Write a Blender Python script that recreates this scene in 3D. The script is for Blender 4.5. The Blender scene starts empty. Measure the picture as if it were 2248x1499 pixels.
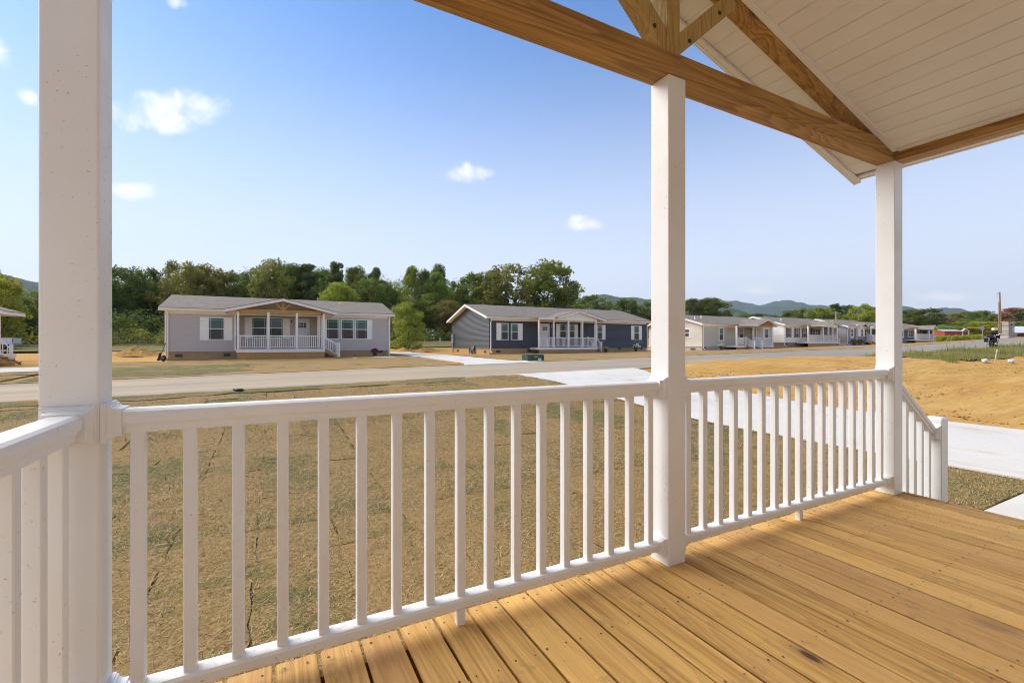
import bpy, bmesh, math, random
import numpy as np
from mathutils import Vector, Matrix, noise

# ------------------------------------------------------------------ scene set-up
SC = bpy.context.scene
COL = SC.collection
CAM_H = 1.10                                   # eye height above the porch deck (deck top is z = 0)
YAW = math.radians(27.85)
FPX, CX, CY = 999.0, 1124.0, 754.0             # focal length / principal point in photo pixels
CC, SS = math.cos(YAW), math.sin(YAW)

cam_d = bpy.data.cameras.new('camera')
cam = bpy.data.objects.new('camera', cam_d)
COL.objects.link(cam)
cam.location = (0, 0, CAM_H)
cam.rotation_euler = (math.radians(90), 0, -YAW)
cam_d.sensor_width = 36.0
cam_d.lens = 36.0 * FPX / 2248.0
cam_d.shift_y = (CY - 749.5) / 2248.0
cam_d.clip_start = 0.05
cam_d.clip_end = 40000
SC.camera = cam

SC.view_settings.view_transform = 'Standard'
SC.view_settings.look = 'None'
SC.view_settings.gamma = 1.0
SC.view_settings.use_curve_mapping = False
SC.view_settings.exposure = 2.28
SC.cycles.max_bounces = 6
SC.cycles.diffuse_bounces = 4
SC.cycles.volume_bounces = 0
SC.cycles.use_denoising = True
SC.cycles.use_adaptive_sampling = True
SC.cycles.adaptive_threshold = 0.02
SC.cycles.filter_width = 1.0

SUN_EL, SUN_AZ = math.radians(44), math.radians(316)   # azimuth clockwise from +Y: bright sky ahead and to the left
SUN_STRENGTH, SUN_ANGLE = 0.98, 55.0
SKY_STRENGTH = 0.105

def pxdir(x, y):
    t = (x - CX) / FPX
    v = (CY - y) / FPX
    return Vector((t * CC + SS, -t * SS + CC, v)).normalized()

def make_world():
    w = bpy.data.worlds.new('World')
    SC.world = w
    w.use_nodes = True
    nt = w.node_tree
    nt.nodes.clear()
    N = nt.nodes.new
    L = nt.links.new
    out = N('ShaderNodeOutputWorld')
    bg = N('ShaderNodeBackground')
    bg.inputs['Strength'].default_value = SKY_STRENGTH
    L(bg.outputs[0], out.inputs['Surface'])
    sky = N('ShaderNodeTexSky')
    sky.sky_type = 'NISHITA'
    sky.sun_disc = False
    sky.sun_elevation = SUN_EL
    sky.sun_rotation = SUN_AZ
    sky.altitude = 200
    sky.air_density = 1.0
    sky.dust_density = 0.5
    sky.ozone_density = 1.5
    tc = N('ShaderNodeTexCoord')
    # pale summer haze low in the sky
    sep = N('ShaderNodeSeparateXYZ')
    L(tc.outputs['Generated'], sep.inputs[0])
    hz = N('ShaderNodeValToRGB')
    hz.color_ramp.interpolation = 'EASE'
    e = hz.color_ramp.elements
    e[0].position = 0.0
    e[0].color = (1, 1, 1, 1)
    e[1].position = 0.66
    e[1].color = (0, 0, 0, 1)
    L(sep.outputs['Z'], hz.inputs[0])
    hm = N('ShaderNodeMath'); hm.operation = 'MULTIPLY'
    hm.inputs[1].default_value = 1.0
    L(hz.outputs[0], hm.inputs[0])
    mixh = N('ShaderNodeMix'); mixh.data_type = 'RGBA'
    L(hm.outputs[0], mixh.inputs['Factor'])
    tint = N('ShaderNodeMix'); tint.data_type = 'RGBA'; tint.blend_type = 'MULTIPLY'
    tint.inputs['Factor'].default_value = 1.0
    tint.inputs['B'].default_value = (.165, .285, .40, 1)
    L(sky.outputs[0], tint.inputs['A'])
    L(tint.outputs['Result'], mixh.inputs['A'])
    mixh.inputs['B'].default_value = (1.79, 1.90, 2.16, 1)
    # small fair-weather clouds: each a soft puffy patch round one direction in the sky
    n1 = N('ShaderNodeTexNoise'); n1.inputs['Scale'].default_value = 19; n1.inputs['Detail'].default_value = 9; n1.inputs['Distortion'].default_value = .35
    n1.inputs['Roughness'].default_value = 0.60
    L(tc.outputs['Generated'], n1.inputs['Vector'])
    clouds = [(345, 252, 105, 38, 1.0), (425, 240, 85, 34, .95), (282, 262, 46, 30, .9), (292, 422, 60, 24, .9), (1024, 383, 58, 25, .85), (1283, 491, 44, 19, .8),
              (-8, 104, 36, 42, .7), (66, 212, 30, 20, .7), (1668, 637, 60, 12, .5), (2085, 650, 90, 14, .55), (2110, 648, 40, 12, .5), (390, 2, 26, 16, .5),
              (-500, 330, 120, 46, .9), (2700, 420, 130, 44, .8), (3300, 250, 120, 44, .8), (-1500, 420, 160, 50, .8)]
    acc = None
    for (x, y, rw, rh, am) in clouds:
        d = pxdir(x, y)
        k = 1.0 / math.sqrt(((x - CX) / FPX) ** 2 + 1)
        r = Vector((CC, -SS, 0))
        r = (r - d * r.dot(d)).normalized()
        u = r.cross(d)
        mp = N('ShaderNodeMapping'); mp.vector_type = 'TEXTURE'
        L(tc.outputs['Generated'], mp.inputs['Vector'])
        mp.inputs['Location'].default_value = d
        mp.inputs['Rotation'].default_value = Matrix((r, d, u)).transposed().to_euler()
        mp.inputs['Scale'].default_value = (rw / FPX * k * k, .6, rh / FPX * k)
        ln = N('ShaderNodeVectorMath'); ln.operation = 'DOT_PRODUCT'
        L(mp.outputs[0], ln.inputs[0]); L(mp.outputs[0], ln.inputs[1])
        ad = N('ShaderNodeMath'); ad.operation = 'ADD'; ad.inputs[1].default_value = (1 - am) * .9
        L(ln.outputs['Value'], ad.inputs[0])
        if acc is None: acc = ad.outputs[0]
        else:
            mn = N('ShaderNodeMath'); mn.operation = 'MINIMUM'
            L(acc, mn.inputs[0]); L(ad.outputs[0], mn.inputs[1]); acc = mn.outputs[0]
    nm = N('ShaderNodeMath'); nm.operation = 'MULTIPLY_ADD'
    L(n1.outputs['Fac'], nm.inputs[0]); nm.inputs[1].default_value = -4.3
    L(acc, nm.inputs[2])
    mr = N('ShaderNodeMapRange'); mr.interpolation_type = 'SMOOTHSTEP'
    L(nm.outputs[0], mr.inputs['Value'])
    mr.inputs['From Min'].default_value = -.9
    mr.inputs['From Max'].default_value = -2.5
    acc = mr.outputs[0]
    mixc = N('ShaderNodeMix'); mixc.data_type = 'RGBA'
    L(acc, mixc.inputs['Factor'])
    L(mixh.outputs['Result'], mixc.inputs['A'])
    mixc.inputs['B'].default_value = (2.3, 2.32, 2.36, 1)
    L(mixc.outputs['Result'], bg.inputs['Color'])
make_world()
SC.world.cycles.sampling_method = 'MANUAL'
SC.world.cycles.sample_map_resolution = 512

sun_d = bpy.data.lights.new('sun', 'SUN')
sun_d.energy = SUN_STRENGTH
sun_d.angle = math.radians(SUN_ANGLE)
sun_d.color = (1.0, 0.92, 0.80)
sun = bpy.data.objects.new('sun', sun_d)
COL.objects.link(sun)
_dir = Vector((math.sin(SUN_AZ) * math.cos(SUN_EL), math.cos(SUN_AZ) * math.cos(SUN_EL), math.sin(SUN_EL)))
sun.rotation_euler = (-_dir).to_track_quat('-Z', 'Y').to_euler()
sun.location = (0, 0, 60)

# ------------------------------------------------------------------ helpers
def at(x, y, Y):
    """photo pixel -> world point on the plane at distance Y from the porch"""
    t = (x - CX) / FPX
    z = Y / (CC - t * SS)
    return Vector((z * (t * CC + SS), Y, CAM_H + (CY - y) / FPX * z))
def ax(x, Y): return at(x, 0, Y).x
def az(x, y, Y): return at(x, y, Y).z
def at_depth(x, y, d):
    t = (x - CX) / FPX
    return Vector((d * (t * CC + SS), d * (CC - t * SS), CAM_H + (CY - y) / FPX * d))

def tag(o, label=None, cat=None, group=None, kind=None):
    if label: o['label'] = label
    if cat: o['category'] = cat
    if group: o['group'] = group
    if kind: o['kind'] = kind
    return o

def empty(name, loc, label=None, cat=None, group=None, rz=0.0):
    o = bpy.data.objects.new(name, None)
    COL.objects.link(o)
    o.location = loc
    o.rotation_euler = (0, 0, rz)
    o.empty_display_size = 0.2
    return tag(o, label, cat, group)

def attach(o, parent):
    """parent without moving: the mesh was built in world coordinates"""
    o.parent = parent
    if parent.type == 'EMPTY' or parent.matrix_basis != Matrix.Identity(4):
        loc, rot = parent.location, parent.rotation_euler
        o.matrix_parent_inverse = (Matrix.Translation(loc) @ rot.to_matrix().to_4x4()).inverted()

def link_mesh(name, me, mat, parent=None, local=False):
    o = bpy.data.objects.new(name, me)
    COL.objects.link(o)
    if mat is not None and not me.materials:
        me.materials.append(mat)
    if parent is not None:
        if local: o.parent = parent
        else: attach(o, parent)
    return o

class MB:
    def __init__(self):
        self.v, self.f = [], []
    def add(self, vs, fs):
        n = len(self.v)
        self.v += [tuple(p) for p in vs]
        self.f += [tuple(i + n for i in q) for q in fs]
        return self
    def hexa(self, p):   # p: 4 bottom (ccw) + 4 top
        return self.add(p, [(3, 2, 1, 0), (4, 5, 6, 7), (0, 1, 5, 4), (1, 2, 6, 5), (2, 3, 7, 6), (3, 0, 4, 7)])
    def box(self, x0, x1, y0, y1, z0, z1):
        if x0 > x1: x0, x1 = x1, x0
        if y0 > y1: y0, y1 = y1, y0
        if z0 > z1: z0, z1 = z1, z0
        return self.hexa([(x0, y0, z0), (x1, y0, z0), (x1, y1, z0), (x0, y1, z0), (x0, y0, z1), (x1, y0, z1), (x1, y1, z1), (x0, y1, z1)])
    def prism(self, loop0, loop1):
        n = len(loop0)
        fs = [tuple(reversed(range(n))), tuple(range(n, 2 * n))]
        for i in range(n):
            j = (i + 1) % n
            fs.append((i, j, n + j, n + i))
        return self.add(list(loop0) + list(loop1), fs)
    def extrude_x(self, prof, x0, x1):   # prof in (y, z)
        return self.prism([(x0, y, z) for y, z in prof], [(x1, y, z) for y, z in prof])
    def extrude_y(self, prof, y0, y1):   # prof in (x, z)
        return self.prism([(x, y0, z) for x, z in prof], [(x, y1, z) for x, z in prof])
    def extrude_z(self, prof, z0, z1):
        return self.prism([(x, y, z0) for x, y in prof], [(x, y, z1) for x, y in prof])
    def tube(self, pts, rad, n=8):
        pts = [Vector(p) for p in pts]
        if isinstance(rad, (int, float)): rad = [rad] * len(pts)
        rings = []
        for i, p in enumerate(pts):
            d = (pts[min(i + 1, len(pts) - 1)] - pts[max(i - 1, 0)]).normalized()
            u = d.cross(Vector((0, 0, 1)) if abs(d.z) < .9 else Vector((1, 0, 0))).normalized()
            w = d.cross(u)
            rings.append([p + (u * math.cos(2 * math.pi * k / n) + w * math.sin(2 * math.pi * k / n)) * rad[i] for k in range(n)])
        vs = [q for r in rings for q in r]
        fs = [tuple(range(n - 1, -1, -1)), tuple(range((len(pts) - 1) * n, len(pts) * n))]
        for i in range(len(pts) - 1):
            for k in range(n):
                a, b = i * n + k, i * n + (k + 1) % n
                fs.append((a, b, b + n, a + n))
        return self.add(vs, fs)
    def lathe(self, prof, c, n=16):      # prof (r, z)
        vs, fs = [], []
        for r, z in prof:
            for k in range(n):
                a = 2 * math.pi * k / n
                vs.append((c[0] + r * math.cos(a), c[1] + r * math.sin(a), c[2] + z))
        for i in range(len(prof) - 1):
            for k in range(n):
                a, b = i * n + k, i * n + (k + 1) % n
                fs.append((a, b, b + n, a + n))
        fs.append(tuple(range(n - 1, -1, -1)))
        fs.append(tuple(range((len(prof) - 1) * n, len(prof) * n)))
        return self.add(vs, fs)
    def disc_y(self, c, r0, r1, y0, y1, n=20):   # ring (tyre) with its axis along y
        prof = [(r0, y0), (r1, y0), (r1, y1), (r0, y1)]
        vs, fs = [], []
        m = len(prof)
        for k in range(n):
            a = 2 * math.pi * k / n
            for r, y in prof: vs.append((c[0] + r * math.cos(a), c[1] + y, c[2] + r * math.sin(a)))
        for k in range(n):
            for i in range(m):
                a, b = k * m + i, k * m + (i + 1) % m
                c2, d = ((k + 1) % n) * m + (i + 1) % m, ((k + 1) % n) * m + i
                fs.append((a, b, c2, d))
        return self.add(vs, fs)
    def ball(self, c, rx, ry, rz, n=12, m=8, jit=0, rnd=None):
        vs, fs = [], []
        for i in range(m + 1):
            th = math.pi * i / m
            for k in range(n):
                a = 2 * math.pi * k / n
                j = 1 + (rnd.uniform(-jit, jit) if rnd else 0)
                vs.append((c[0] + rx * j * math.sin(th) * math.cos(a), c[1] + ry * j * math.sin(th) * math.sin(a), c[2] + rz * j * math.cos(th)))
        for i in range(m):
            for k in range(n):
                a, b = i * n + k, i * n + (k + 1) % n
                fs.append((a, b, b + n, a + n))
        return self.add(vs, fs)
    def mesh(self, name, smooth=False):
        me = bpy.data.meshes.new(name)
        me.from_pydata(self.v, [], self.f)
        bm = bmesh.new(); bm.from_mesh(me)
        bmesh.ops.recalc_face_normals(bm, faces=bm.faces)
        bm.to_mesh(me); bm.free()
        if smooth:
            me.polygons.foreach_set('use_smooth', [True] * len(me.polygons))
        me.update()
        return me
    def build(self, name, mat, parent=None, smooth=False, local=False):
        return link_mesh(name, self.mesh(name, smooth), mat, parent, local)

def cham(w, h, c, cx=0.0, cz=0.0):
    """chamfered rectangle profile"""
    a, b = w / 2, h / 2
    return [(cx - a + c, cz - b), (cx + a - c, cz - b), (cx + a, cz - b + c), (cx + a, cz + b - c), (cx + a - c, cz + b), (cx - a + c, cz + b), (cx - a, cz + b - c), (cx - a, cz - b + c)]

def copy_tree(o, parent=None):
    kids = list(o.children)
    c = o.copy()
    COL.objects.link(c)
    c.parent = parent
    for k in kids: copy_tree(k, c)
    return c

# ------------------------------------------------------------------ materials
class NT:
    def __init__(self, name):
        self.m = bpy.data.materials.new(name)
        self.m.use_nodes = True
        self.nt = self.m.node_tree
        self.b = self.nt.nodes['Principled BSDF']
        self.out = self.nt.nodes['Material Output']
    def N(self, t, **kw):
        n = self.nt.nodes.new(t)
        for k, v in kw.items():
            setattr(n, k, v)
        return n
    def L(self, a, b): self.nt.links.new(a, b)
    def val(self, n, **kw):
        for k, v in kw.items(): n.inputs[k.replace('_', ' ')].default_value = v
        return n
    def obj(self): return self.N('ShaderNodeTexCoord').outputs['Object']
    def gen_world(self): return self.N('ShaderNodeNewGeometry').outputs['Position']
    def rand(self): return self.N('ShaderNodeObjectInfo').outputs['Random']
    def mapping(self, vec, scale=(1, 1, 1), loc=(0, 0, 0), rot=(0, 0, 0)):
        n = self.N('ShaderNodeMapping')
        n.inputs['Scale'].default_value = scale
        n.inputs['Location'].default_value = loc
        n.inputs['Rotation'].default_value = rot
        self.L(vec, n.inputs['Vector'])
        return n.outputs[0]
    def noise(self, vec, scale, detail=4, rough=.5, dist=0.0):
        n = self.N('ShaderNodeTexNoise')
        self.L(vec, n.inputs['Vector'])
        n.inputs['Scale'].default_value = scale
        n.inputs['Detail'].default_value = detail
        n.inputs['Roughness'].default_value = rough
        n.inputs['Distortion'].default_value = dist
        return n.outputs['Fac']
    def ramp(self, fac, stops, interp='LINEAR'):
        n = self.N('ShaderNodeValToRGB')
        cr = n.color_ramp
        cr.interpolation = interp
        while len(cr.elements) < len(stops): cr.elements.new(.5)
        for e, (p, c) in zip(cr.elements, stops):
            e.position = p
            e.color = (c, c, c, 1) if isinstance(c, (int, float)) else (*c, 1)
        self.L(fac, n.inputs[0])
        return n.outputs[0]
    def math(self, op, a, b=None):
        n = self.N('ShaderNodeMath', operation=op)
        for i, q in enumerate((a, b)):
            if q is None: continue
            if isinstance(q, (int, float)): n.inputs[i].default_value = q
            else: self.L(q, n.inputs[i])
        return n.outputs[0]
    def mix(self, fac, a, b, blend='MIX'):
        n = self.N('ShaderNodeMix', data_type='RGBA', blend_type=blend)
        for s, q in (('Factor', fac), ('A', a), ('B', b)):
            if isinstance(q, (int, float)): n.inputs[s].default_value = q if s == 'Factor' else (q, q, q, 1)
            elif isinstance(q, tuple): n.inputs[s].default_value = (*q, 1)
            else: self.L(q, n.inputs[s])
        return n.outputs['Result']
    def vadd(self, a, b):
        n = self.N('ShaderNodeVectorMath', operation='ADD')
        for i, q in enumerate((a, b)):
            if isinstance(q, tuple): n.inputs[i].default_value = q
            else: self.L(q, n.inputs[i])
        return n.outputs[0]
    def vscale(self, a, s):
        n = self.N('ShaderNodeVectorMath', operation='SCALE')
        self.L(a, n.inputs[0])
        if isinstance(s, (int, float)): n.inputs['Scale'].default_value = s
        else: self.L(s, n.inputs['Scale'])
        return n.outputs[0]
    def comb(self, x, y, z):
        n = self.N('ShaderNodeCombineXYZ')
        for i, q in enumerate((x, y, z)):
            if isinstance(q, (int, float)): n.inputs[i].default_value = q
            else: self.L(q, n.inputs[i])
        return n.outputs[0]
    def sep(self, v):
        n = self.N('ShaderNodeSeparateXYZ'); self.L(v, n.inputs[0]); return n.outputs
    def bump(self, h, strength=.3, dist=.01):
        n = self.N('ShaderNodeBump')
        n.inputs['Strength'].default_value = strength
        n.inputs['Distance'].default_value = dist
        self.L(h, n.inputs['Height'])
        self.L(n.outputs[0], self.b.inputs['Normal'])
    def col(self, c):
        if isinstance(c, tuple): self.b.inputs['Base Color'].default_value = (*c, 1)
        else: self.L(c, self.b.inputs['Base Color'])
        return self
    def rough(self, r, spec=None):
        if isinstance(r, (int, float)): self.b.inputs['Roughness'].default_value = r
        else: self.L(r, self.b.inputs['Roughness'])
        if spec is not None: self.b.inputs['Specular IOR Level'].default_value = spec
        return self

def plain(name, c, rough=.5, spec=.5, metal=0.0, var=.06, scale=6.0):
    """single-colour paint, plastic or metal with a little unevenness"""
    t = NT(name)
    p = t.obj()
    n = t.noise(p, scale, 5, .6)
    t.col(t.mix(t.ramp(n, [(.3, 0.0), (.7, 1.0)]), tuple(max(0, v * (1 - var)) for v in c), tuple(min(1, v * (1 + var)) for v in c)))
    t.rough(rough, spec)
    t.b.inputs['Metallic'].default_value = metal
    return t.m

def vinyl(name, c=(.85, .85, .845), rough=.34, dirt=1.0):
    t = NT(name)
    p = t.gen_world()
    big = t.noise(p, 3.0, 2, .6)
    base = t.mix(t.ramp(big, [(.35, 0.0), (.75, .5)]), c, tuple(v * k for v, k in zip(c, (.90, .87, .82))))
    sp = t.noise(p, 95.0, 2, .5)
    cl = big
    m = t.math('MULTIPLY', t.ramp(sp, [(.685, 0.0), (.71, 1.0)]), t.ramp(cl, [(.44, 0.0), (.56, 1.0)]))
    base = t.mix(t.math('MULTIPLY', m, .48 * dirt), base, (.16, .11, .07))
    # dust lies on upward faces
    g = t.N('ShaderNodeNewGeometry')
    nz = t.sep(g.outputs['Normal'])[2]
    du = t.noise(t.mapping(p, (14, 14, 14)), 1.6, 5, .7)
    dm = t.math('MULTIPLY', t.ramp(nz, [(.75, 0.0), (.95, 1.0)]), t.ramp(du, [(.50, 0.0), (.72, .55)]))
    base = t.mix(t.math('MULTIPLY', dm, dirt), base, (.58, .42, .24))
    t.col(base)
    t.rough(t.ramp(big, [(.3, rough), (.8, rough + .16)]), .5)
    return t.m

def wood(name, axis, light, dark, ringw=.5, knots=1.0, grain=1.0, tintvar=.5):
    """sawn pine, grain along the given axis of the object's own coordinates"""
    t = NT(name)
    p = t.obj()
    rnd = t.rand()
    off = t.comb(t.math('MULTIPLY', rnd, 37.0), t.math('MULTIPLY', rnd, 91.0), t.math('MULTIPLY', rnd, 53.0))
    p2 = t.vadd(p, off)
    lng, cr = 1.0, 1.0
    s = {'X': (.09, 1, 1), 'Y': (1, .09, 1), 'Z': (1, 1, .09)}[axis]
    ps = t.mapping(p2, s)
    warp = t.noise(ps, 6.0, 3, .5)
    # growth rings cut lengthwise -> cathedral figure
    rings = t.math('ADD', t.math('MULTIPLY', t.noise(ps, 4.2, 2, .45, .6), 26.0 * grain), t.math('MULTIPLY', warp, 3.0))
    fr = t.math('FRACT', rings)
    band = t.ramp(fr, [(0.0, .15), (.55, .55), (.80, 1.0), (.90, .9), (1.0, .12)])
    fine = t.ramp(t.noise(t.mapping(p2, tuple(v * (52 if v == 1 else 11) for v in s)), 1.0, 5, .72), [(.28, 0.0), (.72, 1.0)])
    f = t.math('ADD', t.math('MULTIPLY', band, ringw), t.math('MULTIPLY', fine, 1.08 - ringw))
    base = t.mix(t.ramp(f, [(.22, 0.0), (.85, 1.0)]), light, dark)
    # board to board and along-the-board drift
    mid = tuple((a + b) / 2 for a, b in zip(light, dark))
    pink = (mid[0] * .92, mid[1] * .88, mid[2] * 1.2)
    pale = tuple(min(1, v * 1.28) for v in light)
    base = t.mix(t.math('MULTIPLY', t.ramp(t.math('FRACT', t.math('MULTIPLY', rnd, 7.3)), [(.55, 0.0), (.95, 1.0)]), .55 * tintvar), base, pink)
    base = t.mix(t.math('MULTIPLY', t.ramp(t.math('FRACT', t.math('MULTIPLY', rnd, 13.7)), [(.3, 0.0), (1.0, 1.0)]), .45 * tintvar), base, pale)
    drift = t.noise(ps, 1.6, 3, .5)
    base = t.mix(t.math('MULTIPLY', t.ramp(drift, [(.45, 0.0), (.75, 1.0)]), .30), base, (dark[0] * .85, dark[1] * .85, dark[2] * .9), 'MIX')
    # knots
    kp = t.mapping(p2, tuple(v * 1.0 if v == 1 else .42 for v in s))
    vo = t.N('ShaderNodeTexVoronoi'); t.L(kp, vo.inputs['Vector']); vo.inputs['Scale'].default_value = 4.3
    vo.inputs['Randomness'].default_value = 1.0
    kd = vo.outputs['Distance']
    kr = t.ramp(kd, [(0.0, 1.0), (.05, .95), (.085, .40), (.14, .18), (.22, 0.0)])
    keep = t.ramp(t.sep(vo.outputs['Color'])[0], [(.38, 0.0), (.40, 1.0)])
    km = t.math('MULTIPLY', t.math('MULTIPLY', kr, keep), knots)
    base = t.mix(km, base, (.075, .036, .016))
    # scuffs, boot marks, damp stains
    st = t.noise(t.mapping(p2, (7, 7, 7)), 1.3, 5, .7)
    base = t.mix(t.ramp(st, [(.58, 0.0), (.74, .6)]), base, (.19, .13, .085))
    t.col(base)
    t.rough(t.ramp(fine, [(.3, .55), (.7, .78)]), .35)
    t.bump(t.math('ADD', f, t.math('MULTIPLY', km, -.6)), .25, .0025)
    return t.m

def siding(name, c, var=.05):
    t = NT(name)
    p = t.gen_world()
    n = t.noise(t.mapping(p, (.8, .8, 14)), 2.0, 4, .6)
    t.col(t.mix(t.ramp(n, [(.3, 0.0), (.7, 1.0)]), tuple(v * (1 - var) for v in c), tuple(min(1, v * (1 + var)) for v in c)))
    t.rough(.42, .5)
    t.bump(t.noise(t.mapping(p, (30, 30, 90)), 2.0, 3, .5), .12, .003)
    return t.m

def shingle(name, swap):
    t = NT(name)
    p = t.gen_world()
    s = t.sep(p)
    v = t.comb(s[1], s[0], 0.0) if swap else t.comb(s[0], s[1], 0.0)
    br = t.N('ShaderNodeTexBrick')
    t.L(v, br.inputs['Vector'])
    br.inputs['Scale'].default_value = 1.0
    br.inputs['Brick Width'].default_value = .33
    br.inputs['Row Height'].default_value = .15
    br.inputs['Mortar Size'].default_value = .006
    br.inputs['Color1'].default_value = (.245, .195, .145, 1)
    br.inputs['Color2'].default_value = (.37, .30, .23, 1)
    br.inputs['Mortar'].default_value = (.10, .088, .078, 1)
    n = t.noise(p, 5.0, 5, .7)
    g = t.noise(p, 160.0, 2, .6)
    c = t.mix(t.ramp(n, [(.35, 0.0), (.65, .7)]), br.outputs['Color'], (.175, .145, .115))
    c = t.mix(t.ramp(g, [(.4, 0.0), (.7, .35)]), c, (.38, .32, .26))
    t.col(c); t.rough(.9, .2)
    t.bump(br.outputs['Fac'], -.3, .01)
    return t.m

def brick(name, c1, c2, mortar, splash=None, zs=(0, 1)):
    t = NT(name)
    p = t.gen_world()
    s = t.sep(p)
    v = t.comb(t.math('ADD', s[0], s[1]), s[2], 0.0)
    br = t.N('ShaderNodeTexBrick')
    t.L(v, br.inputs['Vector'])
    br.inputs['Scale'].default_value = 1.0
    br.inputs['Brick Width'].default_value = .215
    br.inputs['Row Height'].default_value = .073
    br.inputs['Mortar Size'].default_value = .008
    br.inputs['Color1'].default_value = (*c1, 1)
    br.inputs['Color2'].default_value = (*c2, 1)
    br.inputs['Mortar'].default_value = (*mortar, 1)
    col = br.outputs['Color']
    if splash:   # clay splashed up from the bare ground
        n = t.noise(p, 1.2, 5, .7)
        f = t.math('ADD', t.math('MULTIPLY', t.math('SUBTRACT', n, .5), 1.6), t.ramp(t.sep(t.obj())[2], [(0.0, 1.0), (.55, .1)]))
        col = t.mix(t.ramp(f, [(.25, .0), (1.15, .75)]), col, splash)
    t.col(col); t.rough(.85, .3)
    t.bump(br.outputs['Fac'], -.4, .008)
    return t.m

def glass(name, c=(.02, .028, .027), rough=.03):
    t = NT(name)
    n = t.noise(t.gen_world(), 1.3, 3, .5)
    t.col(t.mix(n, c, tuple(v * 1.8 for v in c)))
    t.rough(rough, .5)
    t.b.inputs['IOR'].default_value = 1.5
    return t.m

def leaf(name, c, c2, trans=.45):
    t = NT(name)
    g = t.N('ShaderNodeNewGeometry')
    r = g.outputs['Random Per Island']
    rnd = t.rand()
    p = t.obj()
    cl = t.noise(p, .55, 3, .6)
    f = t.math('ADD', t.math('MULTIPLY', r, .55), t.math('MULTIPLY', t.ramp(cl, [(.35, 0.0), (.65, 1.0)]), .45))
    col = t.mix(f, c, c2)
    hs = t.N('ShaderNodeHueSaturation')
    t.L(col, hs.inputs['Color'])
    t.L(t.math('ADD', .482, t.math('MULTIPLY', rnd, .036)), hs.inputs['Hue'])
    t.L(t.math('ADD', .82, t.math('MULTIPLY', t.math('FRACT', t.math('MULTIPLY', rnd, 5.1)), .40)), hs.inputs['Value'])
    hs.inputs['Saturation'].default_value = 1.0
    t.L(hs.outputs[0], t.b.inputs['Base Color'])
    t.rough(.55, .3)
    tr = t.N('ShaderNodeBsdfTranslucent')
    t.L(t.mix(1.0, hs.outputs[0], (1.25, 1.25, .7), 'MULTIPLY'), tr.inputs['Color'])
    ms = t.N('ShaderNodeMixShader'); ms.inputs[0].default_value = trans
    t.L(t.b.outputs[0], ms.inputs[1]); t.L(tr.outputs[0], ms.inputs[2])
    t.L(ms.outputs[0], t.out.inputs['Surface'])
    return t.m

def clay_mat():
    t = NT('orange_clay')
    p = t.gen_world()
    a = t.noise(p, .22, 5, .6)
    b = t.noise(t.mapping(p, (.45, 3.2, 1)), 1.0, 6, .72)
    c = t.noise(p, 9.0, 5, .7)
    col = t.mix(t.ramp(a, [(.35, 0.0), (.65, 1.0)]), (.58, .305, .070), (.68, .415, .130))
    col = t.mix(t.ramp(b, [(.40, 0.0), (.62, .75)]), col, (.46, .235, .06))
    col = t.mix(t.ramp(c, [(.56, 0.0), (.72, .55)]), col, (.26, .135, .048))
    col = t.mix(t.ramp(c, [(.24, .5), (.40, 0.0)]), col, (.68, .46, .20))
    t.col(col); t.rough(.95, .15)
    t.bump(t.math('ADD', t.math('MULTIPLY', c, .5), b), .7, .05)
    return t.m

def sod_mat(name='dormant_sod', green=.44, pattern=False):
    t = NT(name)
    p = t.gen_world()
    rnd = t.rand()
    if pattern:   # far lawns: the roll pattern still shows as patches
        s = t.sep(p)
        br = t.N('ShaderNodeTexBrick')
        t.L(t.comb(s[1], s[0], 0.0), br.inputs['Vector'])
        br.inputs['Scale'].default_value = 1.0
        br.inputs['Brick Width'].default_value = 1.6
        br.inputs['Row Height'].default_value = .62
        br.inputs['Mortar Size'].default_value = .02
        br.inputs['Color1'].default_value = (0, 0, 0, 1)
        br.inputs['Color2'].default_value = (1, 1, 1, 1)
        br.inputs['Mortar'].default_value = (.3, .3, .3, 1)
        rr = t.sep(br.outputs['Color'])[0]
    else:
        rr = t.math('FRACT', t.math('MULTIPLY', rnd, 11.3))
    big = t.noise(p, .55, 3, .6)
    mid = t.noise(p, 5.0, 5, .72)
    clump = t.noise(p, 24.0, 3, .7)
    fine = t.noise(t.mapping(p, (60, 100, 60)), 1.0, 2, .8)
    g = t.math('ADD', t.math('ADD', t.math('MULTIPLY', rr, .16), t.math('MULTIPLY', big, .85)), t.math('MULTIPLY', mid, .62))
    tone = t.math('ADD', t.math('MULTIPLY', fine, .5), t.math('MULTIPLY', clump, .5))
    straw = t.mix(t.ramp(tone, [(.32, 0.0), (.66, 1.0)]), (.175, .100, .034), (.64, .425, .175))
    straw = t.mix(t.ramp(mid, [(.42, 0.0), (.66, .55)]), straw, (.50, .28, .09))
    grn = t.mix(t.ramp(tone, [(.32, 0.0), (.66, 1.0)]), (.055, .065, .018), (.30, .275, .092))
    col = t.mix(t.ramp(g, [(1.05 - green * .45, 0.0), (1.25 - green * .4, .85)]), straw, grn)
    col = t.mix(t.ramp(tone, [(.30, .9), (.40, 0.0)]), col, (.065, .040, .016))
    t.col(col); t.rough(.9, .15)
    t.bump(t.math('ADD', t.math('MULTIPLY', tone, 1.2), mid), 1.0, .04)
    return t.m

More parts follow.
